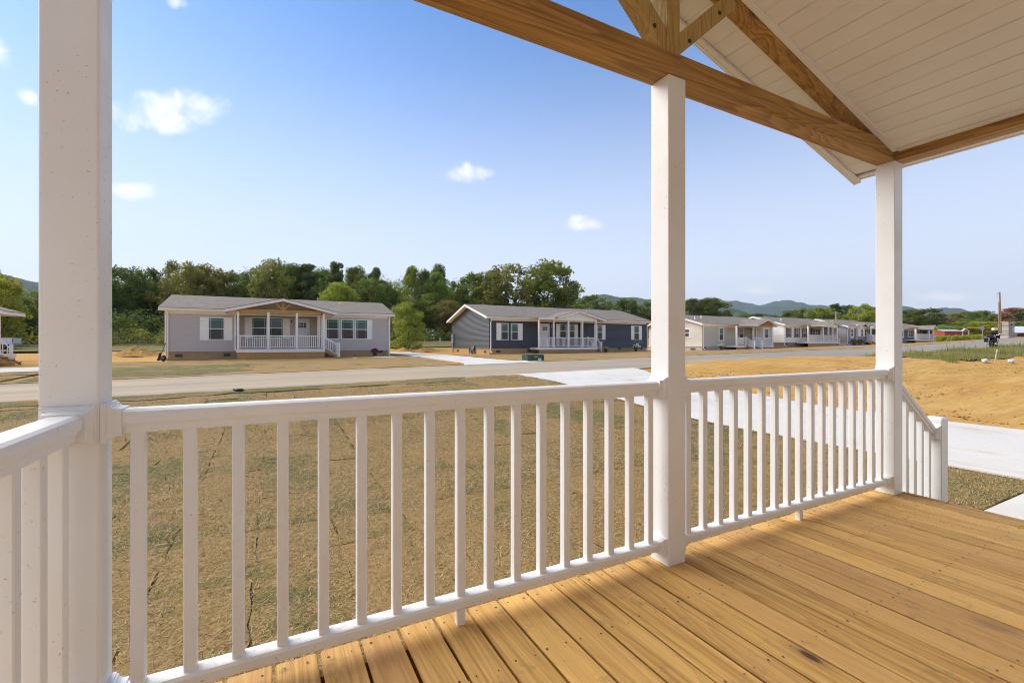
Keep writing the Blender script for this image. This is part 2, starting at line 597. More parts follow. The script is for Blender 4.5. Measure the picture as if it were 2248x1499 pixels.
def road_mat():
    t = NT('dusty_asphalt')
    p = t.gen_world()
    s = t.sep(p)
    st = t.noise(t.mapping(p, (.06, 1.1, 1)), 1.0, 6, .62)
    fine = t.noise(p, 38.0, 4, .7)
    blot = t.noise(t.mapping(p, (.25, .6, 1)), 1.0, 4, .6)
    grey = t.mix(fine, (.25, .215, .175), (.37, .325, .26))
    dust = t.mix(fine, (.47, .345, .20), (.57, .435, .27))
    far = t.ramp(t.math('DIVIDE', s[0], 60.0), [(.0, .62), (.30, .40), (.55, .12)])
    f = t.math('ADD', t.math('MULTIPLY', t.math('SUBTRACT', st, .5), 2.2), t.math('ADD', far, t.math('MULTIPLY', t.math('SUBTRACT', blot, .5), .9)))
    t.col(t.mix(t.ramp(f, [(.1, 0.0), (.9, 1.0)]), grey, dust))
    t.rough(.9, .2)
    t.bump(fine, .25, .006)
    return t.m

def concrete_mat():
    t = NT('new_concrete')
    p = t.gen_world()
    a = t.noise(p, .7, 5, .6)
    b = t.noise(p, 30.0, 5, .7)
    d = t.noise(t.mapping(p, (1.0, .35, 1)), 1.1, 6, .7)
    col = t.mix(t.ramp(a, [(.3, 0.0), (.7, 1.0)]), (.68, .62, .53), (.78, .725, .635))
    col = t.mix(t.ramp(b, [(.3, .25), (.6, 0.0)]), col, (.45, .42, .37))
    col = t.mix(t.ramp(d, [(.56, 0.0), (.74, .8)]), col, (.56, .38, .18))
    t.col(col); t.rough(.85, .25)
    t.bump(b, .1, .004)
    return t.m

def forest_mat(name, c1, c2):
    t = NT(name)
    p = t.gen_world()
    a = t.noise(p, .012, 6, .7)
    b = t.noise(p, .0022, 4, .6)
    vo = t.N('ShaderNodeTexVoronoi'); t.L(p, vo.inputs['Vector']); vo.inputs['Scale'].default_value = .07
    f = t.math('ADD', t.math('MULTIPLY', a, .6), t.math('MULTIPLY', b, .5))
    col = t.mix(t.ramp(f, [(.40, 0.0), (.70, 1.0)]), c1, c2)
    col = t.mix(t.ramp(vo.outputs['Distance'], [(.2, 0.0), (.8, .6)]), col, tuple(v * .4 for v in c1))
    t.col(col); t.rough(1.0, .0)
    t.bump(vo.outputs['Distance'], -.8, 8.0)
    return t.m

M = {}
M['vinyl'] = vinyl('white_vinyl')
M['vinyl_far'] = vinyl('white_vinyl_trim', (.90, .86, .80), .4, .15)
M['soffit'] = vinyl('soffit_vinyl', (.84, .80, .74), .45, .2)
M['deck'] = wood('deck_pine', 'Y', (.76, .455, .132), (.43, .222, .056), ringw=.30, tintvar=1.0)
M['beam_x'] = wood('beam_pine_long', 'X', (.56, .32, .095), (.27, .135, .040), ringw=.5, knots=.9, grain=1.0, tintvar=.2)
M['beam_y'] = wood('beam_pine_side', 'Y', (.54, .31, .095), (.27, .135, .040), ringw=.5, knots=.9, grain=1.0, tintvar=.2)
M['beam_z'] = wood('brace_pine', 'Z', (.58, .41, .15), (.38, .24, .08), knots=1.0, grain=.9, tintvar=.2)
M['pine_far'] = wood('porch_pine', 'X', (.58, .33, .115), (.44, .225, .07), knots=.6, tintvar=.5)
M['clay'] = clay_mat()
M['sod'] = sod_mat()
M['lawn_far'] = sod_mat('far_lawn', .35, True)
M['field'] = sod_mat('green_field', 1.35)
M['sod_green'] = sod_mat('green_sod', 1.15, True)
M['verge'] = sod_mat('verge_sod', .95)
M['road'] = road_mat()
M['concrete'] = concrete_mat()
M['shingle_x'] = shingle('shingle_main', False)
M['shingle_y'] = shingle('shingle_porch', True)
M['glass'] = glass('window_glass')
M['screen'] = plain('window_screen', (.05, .047, .043), .35, .4)
M['green_blind'] = glass('tinted_glass', (.020, .060, .050), .05)
M['mint'] = plain('pane_bar', (.55, .70, .64), .4)
M['shutter'] = plain('shutter_cream', (.88, .85, .78), .5)
M['shutter_dark'] = plain('shutter_charcoal', (.05, .048, .045), .5)
M['door'] = plain('door_white', (.74, .71, .68), .4)
M['black'] = plain('black_metal', (.015, .015, .016), .4)
M['dark_bag'] = plain('black_cloth', (.02, .018, .018), .7)
M['vent'] = plain('vent_grey', (.075, .065, .055), .7)
M['bark'] = plain('bark', (.13, .105, .08), .95, .1, 0, .35, 3.0)
M['bark_pale'] = plain('bark_pale', (.34, .30, .25), .95, .1, 0, .3, 3.0)
M['box_green'] = plain('transformer_green', (.028, .062, .036), .45)
M['yellow'] = plain('label_yellow', (.75, .50, .03), .5)
M['white'] = plain('white_paint', (.80, .80, .79), .45)
M['red_lbl'] = plain('label_red', (.55, .10, .08), .5)
M['grey_metal'] = plain('grey_metal', (.40, .41, .42), .4, .5, .4)
M['nail'] = plain('nail_head', (.045, .03, .02), .6)
# ------------------------------------------------------------------ terrain
PROFILE_R = np.array([(-400, -3.2), (-30, -1.75), (-10, -1.45), (0, -1.27), (5, -1.18), (17, -1.0), (22, -.9), (33, -.72), (50, -.38), (57, -.25), (70, .15), (82, .62), (100, 1.1), (150, 1.9), (400, 4.0), (9000, 6.0)])
PROFILE_H = np.array([(-400, -2.0), (-20, -1.2), (-5, -1.08), (8, -.94), (17, -.96), (36, -.80), (45, -.78), (58, -.60), (61, -.45), (74, -.32), (77, -.26), (90, -.05), (106, .16), (140, 1.2), (200, 2.2), (9000, 6.0)])
PROFILE_B = np.array([(-400, -.5), (-40, .1), (-10, .1), (20, .6), (40, .9), (80, 1.2), (120, 1.7), (400, 3.5), (9000, 6.0)])
PROFILE_N = np.array([(-400, -2.4), (-20, -1.75), (0, -1.65), (9, -1.63), (13, -1.60), (20, -1.45), (40, -1.05), (60, -.55), (100, .5), (400, 3.5), (9000, 6.0)])
ROAD_N, ROAD_F = 14.6, 22.2

def zg(X, Y):
    X = np.asarray(X, float); Y = np.asarray(Y, float)
    n = np.interp(X, PROFILE_N[:, 0], PROFILE_N[:, 1]); r = np.interp(X, PROFILE_R[:, 0], PROFILE_R[:, 1])
    h = np.interp(X, PROFILE_H[:, 0], PROFILE_H[:, 1]); b = np.interp(X, PROFILE_B[:, 0], PROFILE_B[:, 1])
    def sm(a, lo, hi):
        t = np.clip((a - lo) / (hi - lo), 0, 1); return t * t * (3 - 2 * t)
    z = n + (r - n) * sm(Y, 5.5, 14.2)
    z = z + (h - r) * np.clip((Y - 22.4) / 12.5, 0, 1)
    z = z + (b - h) * np.clip((Y - 46) / 29, 0, 1)
    return CAM_H + z
def zg1(x, y): return float(zg(x, y))

_rs = np.random.RandomState(5)
def fbm(X, Y, sc, seed=0.0, oct=3):
    """cheap smooth noise from summed, rotated sines"""
    out = np.zeros(np.broadcast(X, Y).shape)
    rs = np.random.RandomState(int(seed * 10) + 11)
    amp, fr = 1.0, sc
    for o in range(oct):
        for k in range(3):
            a = rs.uniform(0, 6.28); ph = rs.uniform(0, 6.28, 2)
            out += amp * np.sin((X * math.cos(a) + Y * math.sin(a)) * fr + ph[0]) * np.cos((-X * math.sin(a) + Y * math.cos(a)) * fr * .83 + ph[1]) / 2
        amp *= .5; fr *= 2.1
    return out

def grid_mesh(name, X, Y, Z, mat, parent=None, smooth=True):
    ny, nx = X.shape
    vs = np.stack([X, Y, Z], -1).reshape(-1, 3)
    idx = np.arange(ny * nx).reshape(ny, nx)
    fs = np.stack([idx[:-1, :-1], idx[:-1, 1:], idx[1:, 1:], idx[1:, :-1]], -1).reshape(-1, 4)
    me = bpy.data.meshes.new(name)
    me.from_pydata(vs.tolist(), [], fs.tolist())
    if smooth: me.polygons.foreach_set('use_smooth', [True] * len(me.polygons))
    me.update()
    return link_mesh(name, me, mat, parent)

def axis(segs):
    out = []
    for a, b, s in segs:
        out += list(np.arange(a, b, s))
    out.append(segs[-1][1])
    return np.array(sorted(set(np.round(out, 4))))

def make_ground():
    xs = axis([(-6800, -1000, 1450), (-1000, -200, 160), (-200, -30, 14), (-30, -10, 2), (-10, 11, .8), (11, 48, .33), (48, 75, 1.2), (75, 130, 3), (130, 400, 20), (400, 1200, 160), (1200, 7200, 1500)])
    ys = axis([(-300, -20, 40), (-20, -2, 3), (-2, 15, .36), (15, 24, .8), (24, 60, 1.2), (60, 110, 4), (110, 300, 20), (300, 1200, 150), (1200, 6900, 1425)])
    X, Y = np.meshgrid(xs, ys)
    Z = zg(X, Y)
    # bare clay lot beside the drive is rough and tracked; its top edge is a small bank
    lot = np.clip((X - 13.2) / 1.5, 0, 1) * np.clip((14.4 - Y) / .8, 0, 1) * np.clip((70 - X) / 10, 0, 1)
    Z = Z + lot * (.045 * fbm(X, Y, 1.5, 1, 4) + .03 * fbm(X * .4, Y, 5.0, 2, 3) + .06 * np.exp(-((Y - 12.2 - .5 * np.sin(X * .35)) / 1.0) ** 2) * np.clip((X - 15) / 4, 0, 1))
    back = np.clip((Y - 40) / 4, 0, 1) * np.clip((62 - Y) / 3, 0, 1)
    Z = Z + back * .08 * fbm(X, Y, .7, 3, 3)
    Z = Z - .05
    g = grid_mesh('ground', X, Y, Z, M['clay'])
    tag(g, 'bare orange clay ground', None, None, 'structure')
make_ground()

def sheet(name, x0, x1, y0, y1, mat, dz, sx=1.0, sy=.6, ex=(0, 0), ey=(0, 0), rough_amp=0.0, seed=0, label=None, skirt=.05, parent=None, zfun=None):
    """ground-following sheet with uneven edges; x0/x1/y0/y1 may be functions of the other axis"""
    fx0 = x0 if callable(x0) else (lambda y: x0 + 0 * y)
    fx1 = x1 if callable(x1) else (lambda y: x1 + 0 * y)
    nx = max(2, int(abs(np.mean(fx1(np.array([y0, y1]))) - np.mean(fx0(np.array([y0, y1])))) / sx) + 1)
    ny = max(2, int((y1 - y0) / sy) + 1)
    u = np.linspace(0, 1, nx); v = np.linspace(y0, y1, ny)
    U, V = np.meshgrid(u, v)
    X = fx0(V) * (1 - U) + fx1(V) * U
    rs = np.random.RandomState(seed + 3)
    Y = V.copy()
    if ey[0]: Y[0, :] += ey[0] * (fbm(X[0], X[0] * 0, 1.3, seed + 1, 4) * .6 + rs.uniform(-.3, .3, nx))
    if ey[1]: Y[-1, :] += ey[1] * (fbm(X[-1], X[-1] * 0, 1.3, seed + 2, 4) * .6 + rs.uniform(-.3, .3, nx))
    if ex[0]: X[:, 0] += ex[0] * (fbm(Y[:, 0], Y[:, 0] * 0, 2.0, seed + 4, 3) * .6 + rs.uniform(-.3, .3, ny))
    if ex[1]: X[:, -1] += ex[1] * (fbm(Y[:, -1], Y[:, -1] * 0, 2.0, seed + 5, 3) * .6 + rs.uniform(-.3, .3, ny))
    Z = zg(X, Y) + dz
    if zfun is not None: Z = Z + zfun(X, Y)
    if rough_amp: Z = Z + rough_amp * fbm(X, Y, 2.0, seed, 4)
    # skirt round the rim so the sheet has an edge
    Xp = np.pad(X, 1, mode='edge'); Yp = np.pad(Y, 1, mode='edge'); Zp = np.pad(Z, 1, mode='edge')
    Zp[0, :] -= skirt; Zp[-1, :] -= skirt; Zp[:, 0] -= skirt; Zp[:, -1] -= skirt
    o = grid_mesh(name, Xp, Yp, Zp, mat, parent, smooth=False)
    if parent is None: tag(o, label, None, None, 'structure')
    return o

# street: the dusty road between the two rows of lots
sheet('road', -120, 320, ROAD_N, ROAD_F, M['road'], 0.0, 1.0, .8, ey=(.28, .2), seed=1, label='dusty grey-brown asphalt street')
# our own drive (flared at the kerb) and the walk to the steps
sheet('driveway', lambda y: 8.0 + 0 * y - .5 * np.clip((y - 12.5) / 2, 0, 1), lambda y: 12.3 + .25 * np.clip((y - 5) / 8, 0, 1) + 1.1 * np.clip((y - 12.6) / 2, 0, 1), -9, 14.75, M['concrete'], .012, .8, .5, seed=2, label='pale new concrete driveway', skirt=.1)
sheet('walkway', 5.4, 8.02, .35, 1.77, M['concrete'], .014, .6, .4, seed=3, label='concrete walk from the porch steps', skirt=.1)
# across the street
sheet('far_driveway', lambda y: 9.6 - .7 * np.clip((24 - y) / 2, 0, 1), lambda y: 12.8 + 1.2 * np.clip((24 - y) / 2, 0, 1), 22.0, 47, M['concrete'], .02, .8, .8, seed=4, label='concrete driveway between grey and navy houses')
sheet('far_walkway', 5.0, 9.7, 32.6, 33.6, M['concrete'], .015, .6, .5, seed=5, label='narrow walk beside grey house')
sheet('corner_walkway', -40, -9.0, 28.6, 31.6, M['concrete'], .02, 1, .6, seed=6, label='concrete walk at far left')
sheet('sage_walkway', lambda y: 38 + 0 * y, 58.0, 33.0, 34.0, M['concrete'], .02, 1, .5, seed=7, label='concrete walk by sage house')
sheet('grey_walkway', 74.5, 92, 33.2, 34.2, M['concrete'], .02, 1, .5, seed=8, label='concrete walk by slate house')
# far lawns
sheet('far_lawn', -8.4, 9.0, 22.35, 34.5, M['lawn_far'], .012, .5, .5, ex=(.4, .1), ey=(.2, .8), rough_amp=.015, seed=9, label='sodded lawn of the grey house')
sheet('corner_lawn', -60, -8.9, 22.35, 28.5, M['lawn_far'], .012, .7, .6, ey=(.2, .1), rough_amp=.015, seed=10, label='sodded lawn at far left')
sheet('roadside_lawn', 13.4, 37.0, 22.35, 35.6, M['lawn_far'], .012, .6, .6, ex=(.2, .2), ey=(.25, .6), rough_amp=.02, seed=11, label='dry lawn of the navy house')
sheet('roadside_verge', 37.2, 112, 22.35, 32.9, M['lawn_far'], .012, .8, .6, ey=(.3, .2), rough_amp=.02, seed=12, label='dry grass verge along the far houses')
sheet('back_field', -70, 400, 55, 330, M['field'], .05, 6, 6, ex=(1, 1), ey=(1.5, 2), rough_amp=.05, seed=13, label='green field behind the houses')
sheet('green_lawn', -8.3, -1.2, 23.2, 29.3, M['sod_green'], .022, .5, .5, ex=(.3, .9), ey=(.3, .5), rough_amp=.01, seed=19, label='greener patch of sod left of the grey house porch')
# weedy bank between our clay lot and the street
def bank_z(X, Y):
    return .07 * np.exp(-((Y - 12.4) / 1.2) ** 2) + .05 * fbm(X, Y, 1.6, 7, 3)
sheet('grass_bank', 31.5, 100, 10.2, 14.5, M['field'], .015, .7, .4, ex=(1.2, 0), ey=(.9, .25), seed=14, label='weedy grass bank beside the street', zfun=bank_z)

# clay spilled from the lot over the road edge
def spill():
    X, Y = np.meshgrid(np.linspace(14.0, 34, 66), np.linspace(11.2, 18.0, 34))
    d = ((X - 23.5) / 8.2) ** 2 + ((Y - 14.3) / 2.2) ** 2 + .28 * fbm(X, Y, 1.4, 4, 3)
    Z = zg(X, Y) + .01 + .09 * np.clip(1 - d, -.9, 1) * (1 + .3 * fbm(X, Y, 2.2, 6, 3)) - .02
    tag(grid_mesh('dirt_spill', X, Y, Z, M['clay']), 'loose clay spilled over the road edge', None, None, 'structure')
spill()

# ------------------------------------------------------------------ our lawn: sod rolls laid in strips
def sod_slab_mesh(i):
    rs = np.random.RandomState(40 + i)
    W, Ln, nx, ny = .615, 1.515, 5, 10
    u = np.linspace(-W / 2, W / 2, nx); v = np.linspace(-Ln / 2, Ln / 2, ny)
    X, Y = np.meshgrid(u, v)
    X = X + rs.uniform(-.016, .016, X.shape); Y = Y + rs.uniform(-.02, .02, Y.shape)
    Z = rs.uniform(-.004, .006, X.shape)
    Z[0, :] -= .003; Z[-1, :] -= .003; Z[:, 0] -= .003; Z[:, -1] -= .003
    Xp = np.pad(X, 1, mode='edge'); Yp = np.pad(Y, 1, mode='edge'); Zp = np.pad(Z, 1, mode='edge')
    Zp[0, :] -= .05; Zp[-1, :] -= .05; Zp[:, 0] -= .05; Zp[:, -1] -= .05
    nY, nX = Xp.shape
    vs = np.stack([Xp, Yp, Zp], -1).reshape(-1, 3)
    idx = np.arange(nY * nX).reshape(nY, nX)
    fs = np.stack([idx[:-1, :-1], idx[:-1, 1:], idx[1:, 1:], idx[1:, :-1]], -1).reshape(-1, 4)
    me = bpy.data.meshes.new('sod_slab')
    me.from_pydata(vs.tolist(), [], fs.tolist())
    me.materials.append(M['sod'])
    return me

def make_lawn():
    soil = plain('soil', (.13, .08, .035), .95, .1, 0, .3, 8)
    lawn = sheet('lawn', -9.5, 8.0, 1.0, 14.45, soil, -.006, .7, .5, ey=(0, .25), seed=20, label='lawn of freshly laid dormant sod rolls')
    sheet('lawn_strip', 4.9, 8.0, -1.5, 1.0, soil, -.006, .6, .5, seed=21, label='strip of lawn by the drive')
    var = [sod_slab_mesh(i) for i in range(12)]
    rnd = random.Random(8)
    x = -9.3
    k = 0
    while x < 7.75:
        y = 1.05 - rnd.uniform(0, 1.3)
        if x > 4.6: y = -1.6
        while y < 14.3:
            ln = 1.5 * rnd.uniform(.82, 1.12)
            yc = y + ln / 2
            y += ln + .012
            if x < -.40 * max(yc, 1) - 1.1: continue
            if yc < 1.6 and x < 4.6: continue
            if x > 4.6 and -.4 < yc - .8 < 1.0 and x > 5.2: pass
            o = bpy.data.objects.new('sod_slab', var[rnd.randrange(12)]); k += 1
            COL.objects.link(o)
            w = .60
            yy = min(yc, 14.4 - ln / 2 * .9)
            if 5.2 < x and yy - ln / 2 < 1.80 and yy + ln / 2 > .3:      # leave the walk free
                lo, hi = yy - ln / 2, yy + ln / 2
                if hi > 1.9: lo = 1.80
                elif lo < .2: hi = .33
                else:
                    bpy.data.objects.remove(o); continue
                if hi - lo < .15:
                    bpy.data.objects.remove(o); continue
                ln = hi - lo; yy = (lo + hi) / 2
            xe = x + w / 2 + rnd.uniform(-.008, .008)
            e = .25
            sx = (zg1(xe + e, yy) - zg1(xe - e, yy)) / (2 * e); sy = (zg1(xe, yy + e) - zg1(xe, yy - e)) / (2 * e)
            o.location = (xe, yy, zg1(xe, yy) + .008 + rnd.uniform(-.005, .008))
            o.rotation_euler = (math.atan(sy) + rnd.uniform(-.002, .002), -math.atan(sx), rnd.uniform(-.010, .010))
            o.scale = (rnd.uniform(.985, 1.01), ln / 1.5 * rnd.uniform(.99, 1.006), 1)
            attach(o, lawn)
        x += .613
make_lawn()
sheet('lawn_verge', -9.5, 5.5, 13.35, 14.5, M['verge'], .028, .35, .25, ex=(.1, .6), ey=(.3, .25), rough_amp=.02, seed=23, label='greener sod verge along the near kerb')

def straw():
    """loose dead blades and clippings standing out of the sod nearest the porch"""
    rs = np.random.RandomState(3)
    def batch(n, y0, y1, lo, hi, size):
        Y = rs.uniform(y0, y1, n) if y1 - y0 < 3 else y0 + (y1 - y0) * rs.uniform(0, 1, n) ** 1.4
        X = rs.uniform(lo, hi, n)
        ok = X > -.42 * Y - .9
        return X[ok], Y[ok], np.full(ok.sum(), size)
    parts = [batch(90000, 1.8, 5.0, -2.6, 7.9, 1.0), batch(80000, 4.6, 9.5, -4.4, 7.9, 1.3), batch(26000, 9, 14.2, -6, 7.8, 1.8), batch(7000, -.6, 1.8, 4.9, 5.6, 1.1), batch(5000, 1.8, 2.6, 4.9, 7.9, 1.1)]
    X = np.concatenate([p[0] for p in parts]); Y = np.concatenate([p[1] for p in parts]); S = np.concatenate([p[2] for p in parts])
    n = len(X)
    Z = zg(X, Y) + .010
    a = rs.uniform(0, 6.283, n); el = np.abs(rs.normal(.25, .30, n)); ln = rs.uniform(.02, .055, n) * S; w = rs.uniform(.0016, .0035, n) * S
    d = np.stack([np.cos(a) * np.cos(el), np.sin(a) * np.cos(el), np.sin(el)], -1)
    sd = np.stack([-np.sin(a), np.cos(a), np.zeros(n)], -1)
    P = np.stack([X, Y, Z], -1)
    v = np.stack([P - sd * w[:, None], P + sd * w[:, None], P + d * ln[:, None]], 1).reshape(-1, 3)
    me = bpy.data.meshes.new('grass')
    me.vertices.add(len(v)); me.vertices.foreach_set('co', v.astype(np.float32).ravel())
    me.loops.add(3 * n); me.loops.foreach_set('vertex_index', np.arange(3 * n, dtype=np.int32))
    me.polygons.add(n); me.polygons.foreach_set('loop_start', np.arange(0, 3 * n, 3, dtype=np.int32))
    me.update(calc_edges=True)
    t = NT('straw_blades')
    g = t.N('ShaderNodeNewGeometry')
    r = g.outputs['Random Per Island']
    p = t.gen_world()
    big = t.noise(p, .8, 4, .6)
    f = t.math('ADD', t.math('MULTIPLY', r, .6), t.math('MULTIPLY', big, .8))
    t.col(t.ramp(f, [(.25, (.15, .085, .03)), (.50, (.42, .28, .11)), (.68, (.66, .49, .24)), (.82, (.30, .25, .085)), (1.0, (.10, .12, .035))]))
    t.rough(.8, .2)
    tag(link_mesh('grass', me, t.m), 'dry dormant grass blades on the sod', None, None, 'stuff')
straw()

# ------------------------------------------------------------------ hills and haze
def ridge(name, pts, d, mat, label, seed, run=.35, foot=-20):
    xs = np.linspace(pts[0][0], pts[-1][0], 170)
    top = np.interp(xs, [p[0] for p in pts], [p[1] for p in pts])
    rs = np.random.RandomState(seed)
    nv = 26
    X = np.zeros((nv, len(xs))); Y = X.copy(); Z = X.copy()
    for i, (px, py) in enumerate(zip(xs, top)):
        t = (px - CX) / FPX
        R = math.sqrt(1 + t * t)
        for j in range(nv):
            q = j / (nv - 4)
            rad = d * (1 - run + run * q) / R          # same true distance in every direction
            p = at_depth(px, py, d / R)
            X[j, i] = rad * (t * CC + SS); Y[j, i] = rad * (CC - t * SS)
            if q <= 1: Z[j, i] = foot + (p.z - foot) * (q ** .8)
            else: Z[j, i] = p.z * (1 - (q - 1) * 2.2)
    rel = np.clip(Z / max(1, Z.max()), 0, 1)
    Z = Z + fbm(X, Y, 2 * math.pi / (d * .16), seed, 4) * d * .006 * np.sqrt(rel) + rs.uniform(-1, 1, Z.shape) * d * .0006
    tag(grid_mesh(name, X, Y, Z, mat), label, None, None, 'structure')
fm1 = forest_mat('hill_forest', (.030, .055, .022), (.085, .115, .040))
fm2 = forest_mat('hill_forest_light', (.060, .105, .038), (.135, .175, .065))
ridge('hill', [(-500, 596), (-60, 596), (0, 601), (40, 612), (80, 622), (240, 640), (420, 700), (520, 740)], 2600, fm1, 'wooded mountain at far left', 1)
ridge('hill', [(1080, 720), (1200, 672), (1290, 652), (1340, 653), (1430, 655), (1500, 661), (1560, 672), (1640, 692), (1700, 715)], 2300, fm2, 'pale green wooded hill behind navy house', 2)
ridge('hill', [(1330, 690), (1420, 668), (1500, 660), (1580, 662), (1620, 664), (1680, 663), (1740, 662), (1780, 670), (1802, 667), (1850, 667), (1900, 670), (1960, 673), (2010, 680), (2030, 681), (2060, 676), (2100, 676), (2140, 682), (2200, 690), (2320, 704), (2500, 720)], 6200, fm1, 'long blue ridge on the horizon', 3)
ridge('hill', [(1500, 720), (1560, 692), (1600, 680), (1640, 683), (1690, 690), (1740, 702), (1800, 725)], 1700, fm2, 'low light green foothill', 4)

def haze():
    m = bpy.data.materials.new('haze_air')
    m.use_nodes = True
    nt = m.node_tree
    nt.nodes.clear()
    out = nt.nodes.new('ShaderNodeOutputMaterial')
    v = nt.nodes.new('ShaderNodeVolumePrincipled')
    v.inputs['Density'].default_value = HAZE
    v.inputs['Color'].default_value = (.80, .90, 1.0, 1)
    v.inputs['Anisotropy'].default_value = 0.3
    nt.links.new(v.outputs[0], out.inputs['Volume'])
    o = MB().box(-7000, 7400, -500, 7100, -30, 700).build('haze', m)
    tag(o, 'thin summer haze in the valley air', None, None, 'stuff')
HAZE = 0.00009
haze()
# ------------------------------------------------------------------ our porch
YI, YO = 1.62, 1.74                 # inner / outer face of the front posts
PA, PB, PC = (-.537, -.415), (1.728, 1.848), (3.993, 4.113)
DECK_X0, DECK_X1, DECK_YF, DECK_YB = -.60, 4.155, 1.757, -.72
WALL_Y = -.72
RIDGE_X = 1.787
SLOPE = .304
def zc(x): return 2.497 + SLOPE * (3.93 - abs(x - RIDGE_X) - RIDGE_X)     # ceiling height

def make_deck():
    d = empty('porch_deck', (1.8, .5, -.55), 'pine board porch deck in the foreground', 'deck')
    pitch, bw = .1415, .131
    x = .007 - pitch * 5
    me = None
    meshes = []
    for i in range(6):
        rs = random.Random(i)
        hb = bw / 2
        prof = [(-hb + .011, -.018), (hb - .011, -.018), (hb - .011, .0125), (hb, .0135), (hb - .0022, .018), (-hb + .0022, .018), (-hb, .0135), (-hb + .011, .0125)]  # sides undercut, shaped to deepen the shade in the gaps between boards
        mb = MB()
        L = DECK_YF - DECK_YB
        n = 8
        loops = []
        for k in range(n + 1):
            y = -L / 2 + L * k / n
            sx, sz = rs.uniform(-.0016, .0016), rs.uniform(-.0012, .0012)
            if k in (0, n): sx *= .5
            loops.append([(px + sx, y, pz + sz) for px, pz in prof])
        for a, b in zip(loops, loops[1:]):
            m = len(a); base = len(mb.v)
            mb.v += a + b
            mb.f += [(base + q, base + (q + 1) % m, base + m + (q + 1) % m, base + m + q) for q in range(m)]
        mb.add(loops[0], [tuple(range(8))]); mb.add(loops[-1], [tuple(range(8))])
        me = mb.mesh('deck_board'); me.materials.append(M['deck']); meshes.append(me)
    rnd = random.Random(2)
    nails = MB()
    k = 0
    joists = [1.735, 1.38, .98, .58, .18, -.22, -.62]
    while x < DECK_X1 - .02:
        xe = min(x + pitch, DECK_X1 + .004)
        w = xe - x - .0105
        if w > .03:
            o = bpy.data.objects.new('deck_board', meshes[k % 6])
            COL.objects.link(o)
            o.location = (x + .00525 + w / 2, (DECK_YF + DECK_YB) / 2 + rnd.uniform(-.004, .003), -.018 + rnd.uniform(-.0012, .0012))
            o.scale = (w / bw, 1, 1)
            attach(o, d)
            for jy in joists:
                for fx in (.2, .8):
                    px, py = x + w * fx + rnd.uniform(-.008, .008), jy + rnd.uniform(-.012, .012) - (.02 if jy > 1.7 else 0)
                    r = rnd.uniform(.0028, .0042)
                    pts = [(px + r * math.cos(a * math.pi / 3) * rnd.uniform(.7, 1.5), py + r * math.sin(a * math.pi / 3) * rnd.uniform(.8, 1.9), .0022) for a in range(6)]
                    nails.add(pts, [tuple(range(6))])
        x += pitch
        k += 1
    n = nails.build('nail_heads', M['nail'], d); n['kind'] = 'stuff'
    MB().box(DECK_X0 + .03, DECK_X1 - .01, DECK_YF - .075, DECK_YF - .035, -.24, -.040).build('rim_joist', M['beam_x'], d)
    MB().box(DECK_X1 - .055, DECK_X1 - .015, DECK_YB, DECK_YF - .08, -.24, -.040).build('rim_joist', M['beam_y'], d)
    for jx in np.arange(-.3, 4.0, .41):
        MB().box(jx, jx + .038, DECK_YB, DECK_YF - .08, -.22, -.041).build('joist', M['beam_y'], d)
    for i in range(2):   # steps down to the walk at the right end
        z = -.183 * (i + 1)
        MB().box(DECK_X1 + .27 * i, DECK_X1 + .27 * i + .29, .30, 1.60, z - .036, z).build('step_tread', M['deck'], d)
        MB().box(DECK_X1 + .27 * i + .25, DECK_X1 + .27 * i + .27, .32, 1.58, z - .16, z - .037).build('step_riser', M['deck'], d)
make_deck()

def post(px, label, top=2.425, z0=0.0):
    p = empty('porch_post', ((px[0] + px[1]) / 2, (YI + YO) / 2, z0), label, 'post', 'white porch posts')
    c = .006
    x0, x1 = px
    prof = []
    for cx, cy, a0 in ((x1 - c, YO - c, 0), (x0 + c, YO - c, 90), (x0 + c, YI + c, 180), (x1 - c, YI + c, 270)):
        for a in (0, 30, 60, 90):
            r = math.radians(a0 + a); prof.append((cx + c * math.cos(r), cy + c * math.sin(r)))
    o = MB().extrude_z(prof, z0 + .002, top).build('sleeve', M['vinyl'], p)
    return p
post(PA, 'thick white porch post at the left, nearest the camera')
post(PB, 'white porch post under the middle of the timber beam')
post(PC, 'white porch post at the deck corner beside the steps')

TOP_PROF = [(-.026, .846), (.026, .846), (.028, .864), (.037, .874), (.039, .897), (.036, .907), (.027, .913), (-.027, .913), (-.036, .907), (-.039, .897), (-.037, .874), (-.028, .864)]
BOT_PROF = [(-.024, .070), (.024, .070), (.033, .078), (.033, .104), (.027, .113), (.020, .115), (-.020, .115), (-.027, .113), (-.033, .104), (-.033, .078)]

